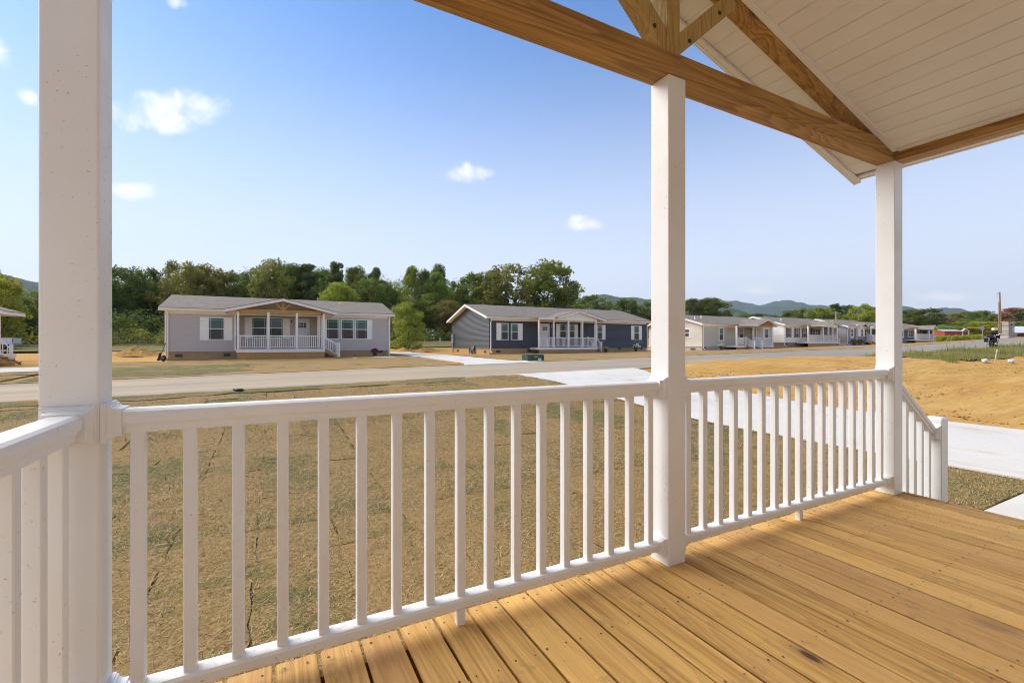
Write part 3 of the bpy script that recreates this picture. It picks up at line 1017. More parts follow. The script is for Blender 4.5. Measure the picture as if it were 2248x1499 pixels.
def bracket(parent, at_x, sgn, yc, z0, z1, hw, axis='X'):
    """moulded collar where a rail meets a post: plate, ogee, sleeve"""
    mb = MB()
    zm = (z0 + z1) / 2; hh = (z1 - z0) / 2
    st = [(0, .0135, hw + .017, hh + .020), (.0135, .017, hw + .014, hh + .017), (.017, .017, hw + .011, hh + .013), (.026, .030, hw + .006, hh + .007), (.040, .040, hw + .004, hh + .004)]
    prev = None
    rings = [(0, hw + .017, hh + .020), (.012, hw + .017, hh + .020), (.0125, hw + .0135, hh + .016), (.017, hw + .0135, hh + .016), (.0215, hw + .009, hh + .009), (.029, hw + .0055, hh + .005), (.043, hw + .0045, hh + .004)]
    loops = []
    for dx, a, b in rings:
        q = at_x + sgn * dx
        loop = [(-a, zm - b), (a, zm - b), (a, zm + b), (-a, zm + b)]
        loops.append([(q, yc + y, z) for y, z in loop] if axis == 'X' else [(yc + y, q, z) for y, z in loop])
    for a, b in zip(loops, loops[1:]):
        base = len(mb.v); mb.v += a + b
        mb.f += [(base + i, base + (i + 1) % 4, base + 4 + (i + 1) % 4, base + 4 + i) for i in range(4)]
    mb.add(loops[0], [(0, 1, 2, 3)]); mb.add(loops[-1], [(0, 1, 2, 3)])
    return mb.build('rail_bracket', M['vinyl'], parent)

def bal_mesh():
    me = MB().extrude_z(cham(.034, .034, .003), .112, .850).mesh('baluster')
    me.materials.append(M['vinyl'])
    return me
BAL = bal_mesh()

def railing(x0, x1, label, supports):
    yc = (YI + YO) / 2
    r = empty('porch_railing', ((x0 + x1) / 2, yc, .0), label, 'railing', 'white vinyl porch railings')
    MB().extrude_x([(yc + y, z) for y, z in TOP_PROF], x0 + .018, x1 - .018).build('top_rail', M['vinyl'], r)
    MB().extrude_x([(yc + y, z) for y, z in BOT_PROF], x0 + .018, x1 - .018).build('bottom_rail', M['vinyl'], r)
    n = 17
    step = .1248
    start = (x0 + x1) / 2 - step * (n - 1) / 2
    for i in range(n):
        o = bpy.data.objects.new('baluster', BAL); COL.objects.link(o)
        o.location = (start + i * step, yc, 0); attach(o, r)
    for sx in supports:
        MB().extrude_z(cham(.034, .034, .003, sx, yc), .0, .072).build('support_block', M['vinyl'], r)
    for q, s in ((x0, 1), (x1, -1)):
        bracket(r, q, s, yc, .846, .913, .039)
        bracket(r, q, s, yc, .070, .115, .033)
    return r
railing(PA[1], PB[0], 'white railing between the near left post and the middle post', [.656])
railing(PB[1], PC[0], 'white railing between the middle post and the corner post', [2.92])

def side_railing():
    xc = (PA[0] + PA[1]) / 2
    r = empty('porch_railing', (xc, .5, 0), 'white railing running toward the camera at the left edge', 'railing', 'white vinyl porch railings')
    y0, y1 = WALL_Y + .02, YI
    MB().extrude_y([(xc + y, z) for y, z in TOP_PROF], y0, y1 - .018).build('top_rail', M['vinyl'], r)
    MB().extrude_y([(xc + y, z) for y, z in BOT_PROF], y0, y1 - .018).build('bottom_rail', M['vinyl'], r)
    for i in range(18):
        y = y1 - .074 - i * .1248
        if y < y0 + .05: break
        o = bpy.data.objects.new('baluster', BAL); COL.objects.link(o)
        o.location = (xc, y, 0); attach(o, r)
    bracket(r, y1, -1, xc, .846, .913, .039, 'Y')
    bracket(r, y1, -1, xc, .070, .115, .033, 'Y')
side_railing()

def stair_railing():
    yc = (YI + YO) / 2
    x0, x1 = PC[1], 4.760
    za, zb = .845, .405            # top of the sloping rail at the two ends
    r = empty('stair_railing', (4.4, yc, -.3), 'short white stair railing sloping down from the corner post', 'railing')
    k = (zb - za) / (x1 - x0)
    def slope(prof, dz):
        return MB().prism([(x0, yc + y, za + z + dz) for y, z in prof], [(x1, yc + y, zb + z + dz) for y, z in prof])
    slope([(y, z - .913) for y, z in TOP_PROF], 0).build('top_rail', M['vinyl'], r)
    slope([(y, z - .115) for y, z in BOT_PROF], -.80).build('bottom_rail', M['vinyl'], r)
    for i in range(5):
        x = x0 + .062 + i * .127
        z1 = za + k * (x - x0) - .063
        MB().extrude_z(cham(.034, .034, .003, x, yc), z1 - .74, z1).build('baluster', M['vinyl'], r)
    bracket(r, x1, -1, yc, zb - .065, zb + .012, .039)
    n = empty('newel_post', (4.82, yc, -.55), 'short white newel post with flat cap at the foot of the stair rail', 'post')
    MB().extrude_z(cham(.120, .120, .006, 4.82, yc), -.56, .470).build('sleeve', M['vinyl'], n)
    mb = MB()
    mb.extrude_z(cham(.126, .126, .004, 4.82, yc), .468, .488)
    mb.prism([(4.82 + a, yc + b, .488) for a, b in cham(.122, .122, .006)], [(4.82 + a, yc + b, .499) for a, b in cham(.10, .10, .004)])
    mb.build('cap', M['vinyl'], n)
stair_railing()

def porch_roof():
    r = empty('porch_roof', (RIDGE_X, 1.68, 2.425), 'open gable porch roof with timber beam and white soffit overhead', 'roof')
    # beams
    b = MB()
    b.extrude_x(cham(.118, .122, .004, (YI + YO) / 2, 2.487), -.62, PC[1] - .002)
    b.build('front_beam', M['beam_x'], r)
    for x0, x1 in ((PC[0] + .004, PC[1] - .002), (PA[0] + .002, PA[1] - .004)):
        MB().extrude_y([((x0 + x1) / 2 + a, z) for a, z in cham(x1 - x0, .132, .004, 0, 2.490)], WALL_Y, YI + .002).build('side_beam', M['beam_y'], r)
    # rafters over the beam
    for s in (1, -1):
        x0, x1 = RIDGE_X + s * .0, RIDGE_X + s * 2.24
        mb = MB()
        def zr(x): return zc(x) - .012
        p = [(x0, zr(x0)), (x1, zr(x1)), (x1, zr(x1) + .11), (x0, zr(x0) + .11)]
        mb.prism([(x, YI + .008, z) for x, z in p], [(x, YO - .004, z) for x, z in p])
        mb.build('rafter', M['beam_x'], r)
    kx = RIDGE_X - .014
    kp = [(kx - .044, 2.549), (kx + .044, 2.549), (kx + .044, zc(RIDGE_X) - .012), (kx - .044, zc(RIDGE_X) - .012)]
    MB().prism([(x, YI + .012, z) for x, z in kp], [(x, YI + .100, z) for x, z in kp]).build('king_post', M['beam_z'], r)
    for s in (1, -1):   # braces fanning up from the foot of the king post
        a = Vector((kx + s * .045, 0, 2.575)); e = Vector((kx + s * .47, 0, zc(RIDGE_X + .47) - .02))
        d = (e - a).normalized(); nrm = Vector((-d.z, 0, d.x)) * .043
        q = [a + nrm - d * .0, a - nrm, e - nrm, e + nrm]
        if s > 0: q[1] = Vector((kx + .045, 0, 2.552)); q[0] = Vector((kx + .045, 0, 2.665))
        else: q[0] = Vector((kx - .045, 0, 2.552)); q[1] = Vector((kx - .045, 0, 2.665))
        q = [(v.x, v.z) for v in q]
        MB().prism([(x, YI + .018, z) for x, z in q], [(x, YI + .094, z) for x, z in q]).build('brace', M['beam_z'], r)
        for f in (.18, .72):   # bolt heads / screws
            c = a.lerp(e, f)
            MB().extrude_y([(c.x + .011 * math.cos(i * math.pi / 3), c.z + .011 * math.sin(i * math.pi / 3)) for i in range(6)], YI + .014, YI + .02).build('bolt', M['nail'], r)
    # white vinyl soffit boards, each with its butt groove
    dx = .1235 / math.sqrt(1 + SLOPE ** 2)
    def panel(x0, x1, y0, y1, deep):
        z0, z1 = zc(x0), zc(x1)
        g = .012 * (1 if x1 > x0 else -1)
        gz = .016 if deep else .008
        xa, xb = x0 + g, x1
        prof = [(x0, z0 + gz), (xa, zc(xa)), (xb, z1), (xb, z1 + gz + .006), (x0, z0 + gz + .014)]
        mb = MB().extrude_y(prof, y0, y1)
        return mb.build('soffit_panel', M['soffit'], r)
    x = 3.965
    i = 0
    while x > RIDGE_X + .01:
        xn = max(x - dx, RIDGE_X)
        panel(xn, x, WALL_Y, YI - .012, i % 2 == 1)
        panel(xn, x, YO + .004, 1.955, i % 2 == 1)
        x = xn; i += 1
    x = 4.20
    panel(3.966, 4.10, YO + .004, 1.955, False)
    for k in range(9):     # eave return under the right overhang
        y0 = WALL_Y + k * .30
        y1 = min(y0 + .297, 1.95)
        MB().box(PC[1] + .004, 4.20, y0, y1, 2.452, 2.458).build('eave_panel', M['soffit'], r)
    # the left slope lies outside the view: one sheet per bay
    for y0, y1 in ((WALL_Y, YI - .012), (YO + .004, 1.955)):
        MB().prism([(RIDGE_X, y0, zc(RIDGE_X)), (-.63, y0, zc(-.63)), (-.63, y0, zc(-.63) + .01), (RIDGE_X, y0, zc(RIDGE_X) + .01)],
                   [(RIDGE_X, y1, zc(RIDGE_X)), (-.63, y1, zc(-.63)), (-.63, y1, zc(-.63) + .01), (RIDGE_X, y1, zc(RIDGE_X) + .01)]).build('soffit_sheet', M['soffit'], r)
    # J trims along the rafter and side beam
    def slope_bar(x0, x1, y0, y1, dz0, dz1, name, mat):
        MB().prism([(x0, y0, zc(x0) + dz0), (x0, y1, zc(x0) + dz0), (x0, y1, zc(x0) + dz1), (x0, y0, zc(x0) + dz1)],
                   [(x1, y0, zc(x1) + dz0), (x1, y1, zc(x1) + dz0), (x1, y1, zc(x1) + dz1), (x1, y0, zc(x1) + dz1)]).build(name, mat, r)
    slope_bar(RIDGE_X, 3.962, YI - .030, YI + .006, -.010, .006, 'trim', M['soffit'])
    slope_bar(RIDGE_X, 4.02, YO - .002, YO + .020, -.008, .006, 'trim', M['soffit'])
    MB().box(3.945, 3.985, WALL_Y, YI - .032, zc(3.965) - .010, zc(3.965) + .004).build('trim', M['soffit'], r)
    # fascia, rake boards, drip edge
    for s in (1, -1):
        xe = RIDGE_X + s * 2.405
        for nm, y0, y1, a, bz in (('rake_board', 1.955, 1.975, -.030, .115), ('rake_lip', 1.925, 1.9545, -.026, -.006)):
            MB().prism([(RIDGE_X, y0, zc(RIDGE_X) + a), (RIDGE_X, y1, zc(RIDGE_X) + a), (RIDGE_X, y1, zc(RIDGE_X) + bz), (RIDGE_X, y0, zc(RIDGE_X) + bz)],
                       [(xe, y0, zc(xe) + a), (xe, y1, zc(xe) + a), (xe, y1, zc(xe) + bz), (xe, y0, zc(xe) + bz)]).build(nm, M['soffit'], r)
    MB().box(4.20, 4.222, WALL_Y, 1.975, 2.425, 2.56).build('fascia', M['soffit'], r)
    MB().box(4.150, 4.1995, WALL_Y, 1.955, 2.430, 2.446).build('fascia_lip', M['soffit'], r)
    MB().box(PC[1] + .002, 4.199, 1.958, 1.974, 2.435, 2.50).build('eave_end', M['soffit'], r)
    for s in (1, -1):
        xe = RIDGE_X + s * 2.46
        MB().prism([(RIDGE_X, -3.5, zc(RIDGE_X) + .118), (xe, -3.5, zc(xe) + .118), (xe, -3.5, zc(xe) + .135), (RIDGE_X, -3.5, zc(RIDGE_X) + .135)],
                   [(RIDGE_X, 1.99, zc(RIDGE_X) + .118), (xe, 1.99, zc(xe) + .118), (xe, 1.99, zc(xe) + .135), (RIDGE_X, 1.99, zc(RIDGE_X) + .135)]).build('roof_slope', M['shingle_y'], r)
porch_roof()

# our own house stands behind the camera; it shades the porch and shows in the glossy posts
own = siding('own_siding', (.72, .71, .69))
hw = MB()
for k in range(26):
    z = -.05 + k * .115
    hw.extrude_x([(WALL_Y - .012, z), (WALL_Y + .0, z), (WALL_Y - .010, z + .114), (WALL_Y - .012, z + .114)], -6, 11)
hw.box(-6, 11, WALL_Y - .2, WALL_Y - .012, -.6, 3.1)
tag(hw.build('house_wall', own), 'sided wall of the house behind the camera', None, None, 'structure')
tag(MB().prism([(-6.4, WALL_Y + .25, 2.75), (-6.4, -9, 5.2), (-6.4, -9, 5.3), (-6.4, WALL_Y + .25, 2.85)], [(-.75, WALL_Y + .25, 2.75), (-.75, -9, 5.2), (-.75, -9, 5.3), (-.75, WALL_Y + .25, 2.85)]).build('house_roof', M['shingle_x']), 'roof of the house behind the camera', None, None, 'structure')
tag(MB().prism([(4.3, WALL_Y + .25, 2.75), (4.3, -9, 5.2), (4.3, -9, 5.3), (4.3, WALL_Y + .25, 2.85)], [(11.4, WALL_Y + .25, 2.75), (11.4, -9, 5.2), (11.4, -9, 5.3), (11.4, WALL_Y + .25, 2.85)]).build('house_roof', M['shingle_x']), 'roof of the house behind the camera', None, None, 'structure')
# ------------------------------------------------------------------ houses across the street
HOUSE_BAL = None
class House:
    def __init__(self, label, x0, x1, Y, depth, zb, zs, ze, rise, side, skirt, over=.38, group='single-storey houses across the street'):
        self.x0, self.x1, self.Y, self.Yb = x0, x1, Y, Y + depth
        self.zb, self.zs, self.ze, self.rise = zb, zs, ze, rise
        self.side, self.over = side, over
        self.r = empty('house', ((x0 + x1) / 2, Y, zb), label, 'house', group)
        self.yr = Y + depth / 2
        self.k = rise / (depth / 2 + over)
        mb = MB()
        mb.box(x0 + .03, x1 - .03, Y + .03, self.Yb - .03, zb - .5, zs)
        f = mb.build('foundation', skirt, self.r)
    def laps(self, xa, xb, y, z0, z1, name='wall', mat=None):
        mb = MB()
        n = max(1, int(round((z1 - z0) / .115)))
        h = (z1 - z0) / n
        for i in range(n):
            z = z0 + i * h
            mb.extrude_x([(y + .03, z), (y - .030, z), (y + .006, z + h), (y + .03, z + h)], xa, xb)
        return mb.build(name, mat or self.side, self.r)
    def side_laps(self, x, sgn, y0, y1, z0, z1, gable=True, mat=None):
        """end wall; sgn -1 faces left, +1 faces right"""
        mb = MB()
        h = .115
        ztop = z1 + (self.rise - self.k * self.over if gable else 0)
        z = z0
        while z < ztop - .02:
            zt = min(z + h, ztop)
            ya, yb, yc, yd = y0, y1, y0, y1
            if z > z1 - h and gable:
                def lim(zz):
                    d = max(0.0, (zz - z1) / self.k)
                    return y0 + d, y1 - d
                ya, yb = lim(z); yc, yd = lim(zt)
                if yb - ya < .05: break
                if yd < yc: yc = yd = (yc + yd) / 2
            p, q = x + sgn * .030, x - sgn * .006
            b = x - sgn * .03
            mb.hexa([(b, ya, z), (p, ya, z), (p, yb, z), (b, yb, z), (b, yc, zt), (q, yc, zt), (q, yd, zt), (b, yd, zt)])
            z = zt
        return mb.build('end_wall', mat or self.side, self.r)
    def roof(self, over_end=.30):
        x0, x1, Y, Yb, ze, o = self.x0 - over_end, self.x1 + over_end, self.Y, self.Yb, self.ze, self.over
        zr = ze + self.rise
        for s, ye in ((0, Y - o), (1, Yb + o)):
            t = .05
            mb = MB()
            p = [(ye, ze + .02), (self.yr, zr + .02), (self.yr, zr + .02 + t), (ye, ze + .02 + t)]
            mb.extrude_x(p, x0, x1)
            mb.build('roof', M['shingle_x'], self.r)
        # eave: fascia + gutter + soffit
        MB().box(x0, x1, Y - o - .02, Y - o, ze - .15, ze + .018).build('fascia', M['vinyl_far'], self.r)
        MB().extrude_x([(Y - o - .022, ze - .10), (Y - o - .09, ze - .10), (Y - o - .13, ze - .03), (Y - o - .13, ze + .008), (Y - o - .022, ze + .008)], x0 + .02, x1 - .02).build('gutter', M['vinyl_far'], self.r)
        MB().box(x0 + .02, x1 - .02, Y - o + .002, Y + .02, ze - .145, ze - .125).build('soffit', M['vinyl_far'], self.r)
        MB().box(self.x0 + .1, self.x1 - .1, Y - .035, Y - .012, ze - .30, ze - .146).build('frieze_board', M['vinyl_far'], self.r)
        for xe, s in ((x0, -1), (x1, 1)):
            mb = MB()
            for ye in (Y - o - .01, Yb + o + .01):
                zz = lambda y: ze + self.rise * (1 - abs(y - self.yr) / (self.Yb - self.yr + o))
                a = [(ye, zz(ye) - .16), (self.yr, zr - .16), (self.yr, zr + .05), (ye, zz(ye) + .05)]
                mb.prism([(xe, y, z) for y, z in a], [(xe + s * .025, y, z) for y, z in a])
            mb.build('rake_board', M['vinyl_far'], self.r)
            mb = MB()
            xi = self.x0 if s < 0 else self.x1
            for ye in (Y - o, Yb + o):
                a = [(ye, zz(ye) - .12), (self.yr, zr - .12), (self.yr, zr - .10), (ye, zz(ye) - .10)]
                mb.prism([(xe - s * .002, y, z) for y, z in a], [(xi - s * .01, y, z) for y, z in a])
            mb.build('rake_soffit', M['vinyl_far'], self.r)
    def corner(self, x, y, z0=None, z1=None, w=.10):
        MB().box(x - w / 2, x + w / 2, y - .040, y + .08, z0 if z0 is not None else self.zs, z1 if z1 is not None else self.ze - .147).build('corner_board', M['vinyl_far'], self.r)
    def body(self, sections=None, left=True, right=True, zt=None):
        for sct in (sections or [(self.x0, self.x1)]):
            self.laps(sct[0], sct[1], self.Y, self.zs - .02, self.ze - .15)
        if left: self.side_laps(self.x0, -1, self.Y + .03, self.Yb, self.zs - .02, self.ze - .10)
        if right: self.side_laps(self.x1, 1, self.Y + .03, self.Yb, self.zs - .02, self.ze - .10)
        MB().box(self.x0 + .05, self.x1 - .05, self.Yb - .1, self.Yb, self.zs, self.ze - .1).build('back_wall', self.side, self.r)
    def window(self, x0, x1, z0, z1, y=None, sl=0, sr=0, shut=None, grid=True, frame=.055, cols=1, upper=None, lower=None):
        y = self.Y if y is None else y
        f = MB()
        f.box(x0 - frame, x1 + frame, y - .065, y - .001, z1, z1 + frame)
        f.box(x0 - frame, x1 + frame, y - .075, y - .001, z0 - frame, z0)
        f.box(x0 - frame, x0, y - .065, y - .001, z0, z1)
        f.box(x1, x1 + frame, y - .065, y - .001, z0, z1)
        zm = (z0 + z1) / 2
        f.box(x0, x1, y - .060, y - .001, zm - .025, zm + .025)
        w = (x1 - x0) / cols
        for i in range(1, cols): f.box(x0 + i * w - .035, x0 + i * w + .035, y - .062, y - .001, z0, z1)
        wo = f.build('window', M['vinyl_far'], self.r)
        for i in range(cols):
            a, b = x0 + i * w + (.035 if i else 0), x0 + (i + 1) * w - (.035 if i < cols - 1 else 0)
            MB().box(a, b, y - .045, y - .002, zm + .025, z1).build('pane', upper or M['green_blind'], wo)
            MB().box(a, b, y - .040, y - .002, z0, zm - .025).build('pane', lower or M['screen'], wo)
        if grid:
            g = MB()
            bx = .11 * (x1 - x0) if cols == 1 else .06
            bar = .009
            zt = z1 - .10 * (z1 - z0)
            g.box(x0 + bx - bar, x0 + bx + bar, y - .051, y - .0455, zm + .03, z1 - .003)
            g.box(x1 - bx - bar, x1 - bx + bar, y - .051, y - .0455, zm + .03, z1 - .003)
            g.box(x0 + .003, x1 - .003, y - .052, y - .0512, zt - bar, zt + bar)
            g.box(x0 + bx - bar * .7, x0 + bx + bar * .7, y - .046, y - .0405, z0 + .003, zm - .03)
            g.box(x1 - bx - bar * .7, x1 - bx + bar * .7, y - .046, y - .0405, z0 + .003, zm - .03)
            g.build('pane_grille', M['mint'], wo)
        for side, wd in ((-1, sl), (1, sr)):
            if not wd: continue
            a = x0 - frame - wd - .005 if side < 0 else x1 + frame + .005
            b = a + wd
            s = MB()
            s.box(a, b, y - .048, y - .002, z0 - frame - .01, z1 + frame + .005)
            e = .045
            mid = z0 + .45 * (z1 - z0)
            s.box(a, a + e, y - .060, y - .048, z0 - frame - .01, z1 + frame + .005)
            s.box(b - e, b, y - .060, y - .048, z0 - frame - .01, z1 + frame + .005)
            for zz in (z0 - frame - .01, mid - .04, z1 + frame - .06):
                s.box(a + e, b - e, y - .060, y - .048, zz, zz + .065)
            s.build('shutter', shut or M['shutter'], self.r)
    def door(self, x0, x1, z0, z1, y, lites=True, mat=None):
        d = MB()
        d.box(x0, x1, y - .04, y - .001, z0, z1)
        d.box(x0 - .07, x0, y - .055, y - .001, z0, z1 + .07)
        d.box(x1, x1 + .07, y - .055, y - .001, z0, z1 + .07)
        d.box(x0, x1, y - .055, y - .001, z1, z1 + .07)
        w = x1 - x0
        d.box(x0 + .14 * w, x0 + .86 * w, y - .047, y - .04, z0 + .15, z0 + .52 * (z1 - z0))
        do = d.build('door', mat or M['door'], self.r)
        if lites:
            cw = .60 * w / 3; ch = .17
            for i in range(3):
                for j in range(2):
                    a = x0 + .20 * w + i * cw
                    b = z0 + .72 * (z1 - z0) + j * (ch + .02)
                    MB().box(a + .012, a + cw - .012, y - .044, y - .039, b, b + ch).build('pane', M['glass'], do)
        MB().box(x1 - .10, x1 - .05, y - .08, y - .04, z0 + .95, z0 + 1.0).build('handle', M['black'], do)
        MB().box(x1 - .10, x1 - .05, y - .07, y - .04, z0 + 1.12, z0 + 1.17).build('lock', M['black'], do)
    def lamp(self, x, z, y):
        l = MB().box(x - .07, x + .07, y - .04, y - .001, z - .16, z + .16).build('wall_lamp', M['vinyl_far'], self.r)
        MB().box(x - .045, x + .045, y - .12, y - .041, z - .11, z + .10).build('lantern', M['black'], l)
    def vent(self, x, z, w=.40, h=.19, y=None):
        y = self.Y if y is None else y
        v = MB()
        v.box(x - w / 2, x + w / 2, y + .002, y + .029, z - h / 2, z + h / 2)
        for i in range(4):
            zz = z - h / 2 + (i + .5) * h / 4
            v.box(x - w / 2 + .02, x + w / 2 - .02, y - .008, y + .002, zz - .008, zz + .008)
        v.build('foundation_vent', M['vent'], self.r)
    def downspout(self, x, y=None, z0=None, elbow=.25):
        y = (self.Y if y is None else y)
        yo = self.Y - self.over - .07
        p = [(x, yo, self.ze - .10), (x, yo, self.ze - .16), (x, y - .07, self.ze - .42), (x, y - .07, (z0 if z0 is not None else self.zb) + .12), (x, y - .07 - elbow, (z0 if z0 is not None else self.zb) + .03)]
        MB().tube(p, .052, 6).build('downspout', M['vinyl_far'], self.r)
    def pipe(self, x, frac, h=.28, r=.055):
        y = self.Y - self.over + frac * (self.yr - self.Y + self.over)
        z = self.ze + self.rise * frac
        mb = MB().tube([(x, y, z - .1), (x, y, z + h)], r, 10)
        mb.tube([(x, y, z + .03), (x, y, z + .055)], r * 1.9, 10)
        mb.build('vent_pipe', M['white'], self.r)
    # --- porch pieces
    def porch_floor(self, xa, xb, yf, yb, zd, band=.22, boards=3, zg0=None):
        MB().box(xa + .03, xb - .03, yf + .03, yb, zd - .06, zd).build('porch_floor', M['pine_far'], self.r)
        MB().box(xa, xb, yf, yf + .029, zd - band, zd - .012).build('porch_band', M['vinyl_far'], self.r)
        MB().box(xb - .029, xb, yf + .0295, yb, zd - band, zd - .012).build('porch_band', M['vinyl_far'], self.r)
        MB().box(xa, xa + .029, yf + .0295, yb, zd - band, zd - .012).build('porch_band', M['vinyl_far'], self.r)
        z0 = self.zb - .15 if zg0 is None else zg0
        h = (zd - band - .01 - z0) / boards
        for i in range(boards):
            MB().box(xa + .04, xb - .04, yf + .05, yf + .09, z0 + i * h + .004, z0 + (i + 1) * h - .004).build('skirt_board', M['pine_far'], self.r)
            MB().box(xb - .085, xb - .045, yf + .091, yb, z0 + i * h + .004, z0 + (i + 1) * h - .004).build('skirt_board', M['pine_far'], self.r)
    def post(self, x, y, z0, z1, w=.14):
        MB().extrude_z(cham(w, w, .008, x, y), z0, z1).build('porch_post', M['vinyl_far'], self.r)
    def rail(self, xa, xb, y, zd, axis='X', h=.92):
        """level railing from xa to xb (axis X) or ya..yb at x=y (axis Y)"""
        def bx(a, b, hw, z0, z1):
            mb = MB()
            return mb.box(a, b, y - hw, y + hw, z0, z1) if axis == 'X' else mb.box(y - hw, y + hw, a, b, z0, z1)
        bx(xa, xb, .038, zd + h - .065, zd + h).build('top_rail', M['vinyl_far'], self.r)
        bx(xa, xb, .03, zd + .08, zd + .125).build('bottom_rail', M['vinyl_far'], self.r)
        n = max(1, int((xb - xa) / .125))
        global HOUSE_BAL
        if HOUSE_BAL is None:
            HOUSE_BAL = MB().box(-.018, .018, -.018, .018, 0, 1).mesh('baluster'); HOUSE_BAL.materials.append(M['vinyl_far'])
        st = (xb - xa) / n
        for i in range(n):
            q = xa + (i + .5) * st
            o = bpy.data.objects.new('baluster', HOUSE_BAL); COL.objects.link(o)
            o.location = (q, y, zd + .125) if axis == 'X' else (y, q, zd + .125)
            o.scale = (1, 1, h - .19)
            attach(o, self.r)
    def slope_rail(self, p0, p1, newel_h=1.0, h=.86, zfoot=None):
        """stair railing from p0 (top, at deck level) to p1 (foot of the newel)"""
        p0, p1 = Vector(p0), Vector(p1)
        d = p1 - p0
        L = math.hypot(d.x, d.y)
        ux, uy = d.x / L, d.y / L
        nx, ny = -uy, ux
        def bar(z0, z1, hw, name):
            a = [(nx * hw, ny * hw), (-nx * hw, -ny * hw)]
            q0 = [(p0.x + i, p0.y + j, p0.z + z) for (i, j), z in zip(a + a[::-1], (z0, z0, z1, z1))]
            q1 = [(p1.x + i, p1.y + j, p1.z + z) for (i, j), z in zip(a + a[::-1], (z0, z0, z1, z1))]
            MB().prism(q0, q1).build(name, M['vinyl_far'], self.r)
        bar(h - .07, h, .038, 'stair_rail'); bar(.07, .115, .03, 'stair_rail')
        n = max(1, int(L / .135))
        for i in range(n):
            f = (i + .5) / n
            c = p0.lerp(p1, f)
            MB().box(c.x - .018, c.x + .018, c.y - .018, c.y + .018, c.z + .09, c.z + h - .05).build('baluster', M['vinyl_far'], self.r)
        x, y, z = p1.x + ux * .05, p1.y + uy * .05, p1.z
        mb = MB()
        mb.extrude_z(cham(.12, .12, .006, x, y), z - .12, z + newel_h)
        mb.extrude_z(cham(.135, .135, .01, x, y), z + newel_h + .001, z + newel_h + .03)
        mb.build('newel', M['vinyl_far'], self.r)
    def stairs(self, x, y, ux, uy, width, zd, n, run=.27):
        """n treads starting at the deck edge point (x, y), descending along (ux, uy); width along the normal"""
        rise = (zd - self.zb) / (n + 1)
        nx, ny = -uy, ux
        for i in range(n):
            a, b = run * i, run * (i + 1) + .03
            z = zd - rise * (i + 1)
            pts = [(x + ux * q + nx * w, y + uy * q + ny * w) for q, w in ((a, 0), (b, 0), (b, width), (a, width))]
            MB().extrude_z(pts, z - .04, z).build('step', M['pine_far'], self.r)
        # stringers
        for w in (0.02, width - .06):
            def pt(q, z, ww): return (x + ux * q + nx * ww, y + uy * q + ny * ww, z)
            e = run * n
            prof = [(0.0, zd - .26), (0.0, zd - .05), (e, self.zb + .10), (e, self.zb - .05)]
            MB().prism([pt(q, z, w) for q, z in prof], [pt(q, z, w + .04) for q, z in prof]).build('stringer', M['pine_far'], self.r)
    def gable(self, xl, xa, xr, yf, ze, za, style, xp0, xp1, yp, zbeam, back=3.2, th=.17):
        """porch gable: rakes from (xl, ze) over the apex (xa, za) to (xr, ze); posts/beam line at yp"""
        for xe in (xl, xr):
            p = [(xe, ze), (xa, za), (xa, za - .045), (xe, ze - .045)]
            MB().prism([(x, yf - .01, z) for x, z in p], [(x, self.Y + back, z) for x, z in p]).build('porch_roof', M['shingle_y'], self.r)
            p = [(xe, ze - .046), (xa, za - .046), (xa, za - .046 - th), (xe, ze - .046 - th)]
            MB().prism([(x, yf, z) for x, z in p], [(x, yf + .025, z) for x, z in p]).build('gable_rake', M['vinyl_far'], self.r)
            p = [(xe, ze - .10), (xa, za - .10), (xa, za - .12), (xe, ze - .12)]
            MB().prism([(x, yf + .026, z) for x, z in p], [(x, self.Y + min(1.2, back - .05), z) for x, z in p]).build('porch_ceiling', M['vinyl_far'], self.r)
        for xe, s in ((xl, -1), (xr, 1)):
            MB().box(min(xe, xe + s * .03), max(xe, xe + s * .03), yf, self.Y + .1, ze - .046 - th, ze - .05).build('porch_fascia', M['vinyl_far'], self.r)
        k = (za - ze) / (xa - xl)
        if style == 'closed':
            zz = lambda x: za - abs(x - xa) * k - .13
            p = [(xp0, zbeam), (xp1, zbeam), (xp1, zz(xp1)), (xa, za - .13), (xp0, zz(xp0))]
            MB().prism([(x, yp - .05, z) for x, z in p], [(x, yp + .05, z) for x, z in p]).build('gable_panel', M['vinyl_far'], self.r)
            w = (xp1 - xp0) / 24
            g = MB()
            for i in range(1, 24):
                x = xp0 + i * w
                if zz(x) - zbeam > .1: g.box(x - .012, x + .012, yp - .058, yp - .0505, zbeam + .01, zz(x) - .04)
            g.build('gable_batten', M['vinyl_far'], self.r)['kind'] = 'stuff'
        else:
            MB().box(xp0, xp1, yp - .06, yp + .06, zbeam, zbeam + .19).build('gable_beam', M['pine_far'], self.r)
            MB().box(xa - .05, xa + .05, yp - .045, yp + .045, zbeam + .191, za - .13).build('king_post', M['pine_far'], self.r)
            H = za - .13 - zbeam - .19
            for s in (-1, 1):
                a = Vector((xa + s * .03, 0, zbeam + .20)); e = Vector((xa + s * .62 * min(1.3, H / .75), 0, 0)); e.z = za - .14 - abs(e.x - xa) * k
                d = (e - a).normalized(); nn = Vector((-d.z, 0, d.x)) * .045
                q = [a + nn, a - nn, e - nn, e + nn]
                MB().prism([(v.x, yp - .035, v.z) for v in q], [(v.x, yp + .035, v.z) for v in q]).build('gable_brace', M['pine_far'], self.r)
            zz = lambda x: za - abs(x - xa) * k - .13
            p = [(xp0, self.ze - .2), (xp1, self.ze - .2), (xp1, zz(xp1)), (xa, za - .13), (xp0, zz(xp0))]
            MB().prism([(x, self.Y - .06, z) for x, z in p], [(x, self.Y - .04, z) for x, z in p]).build('gable_back_wall', self.side, self.r)
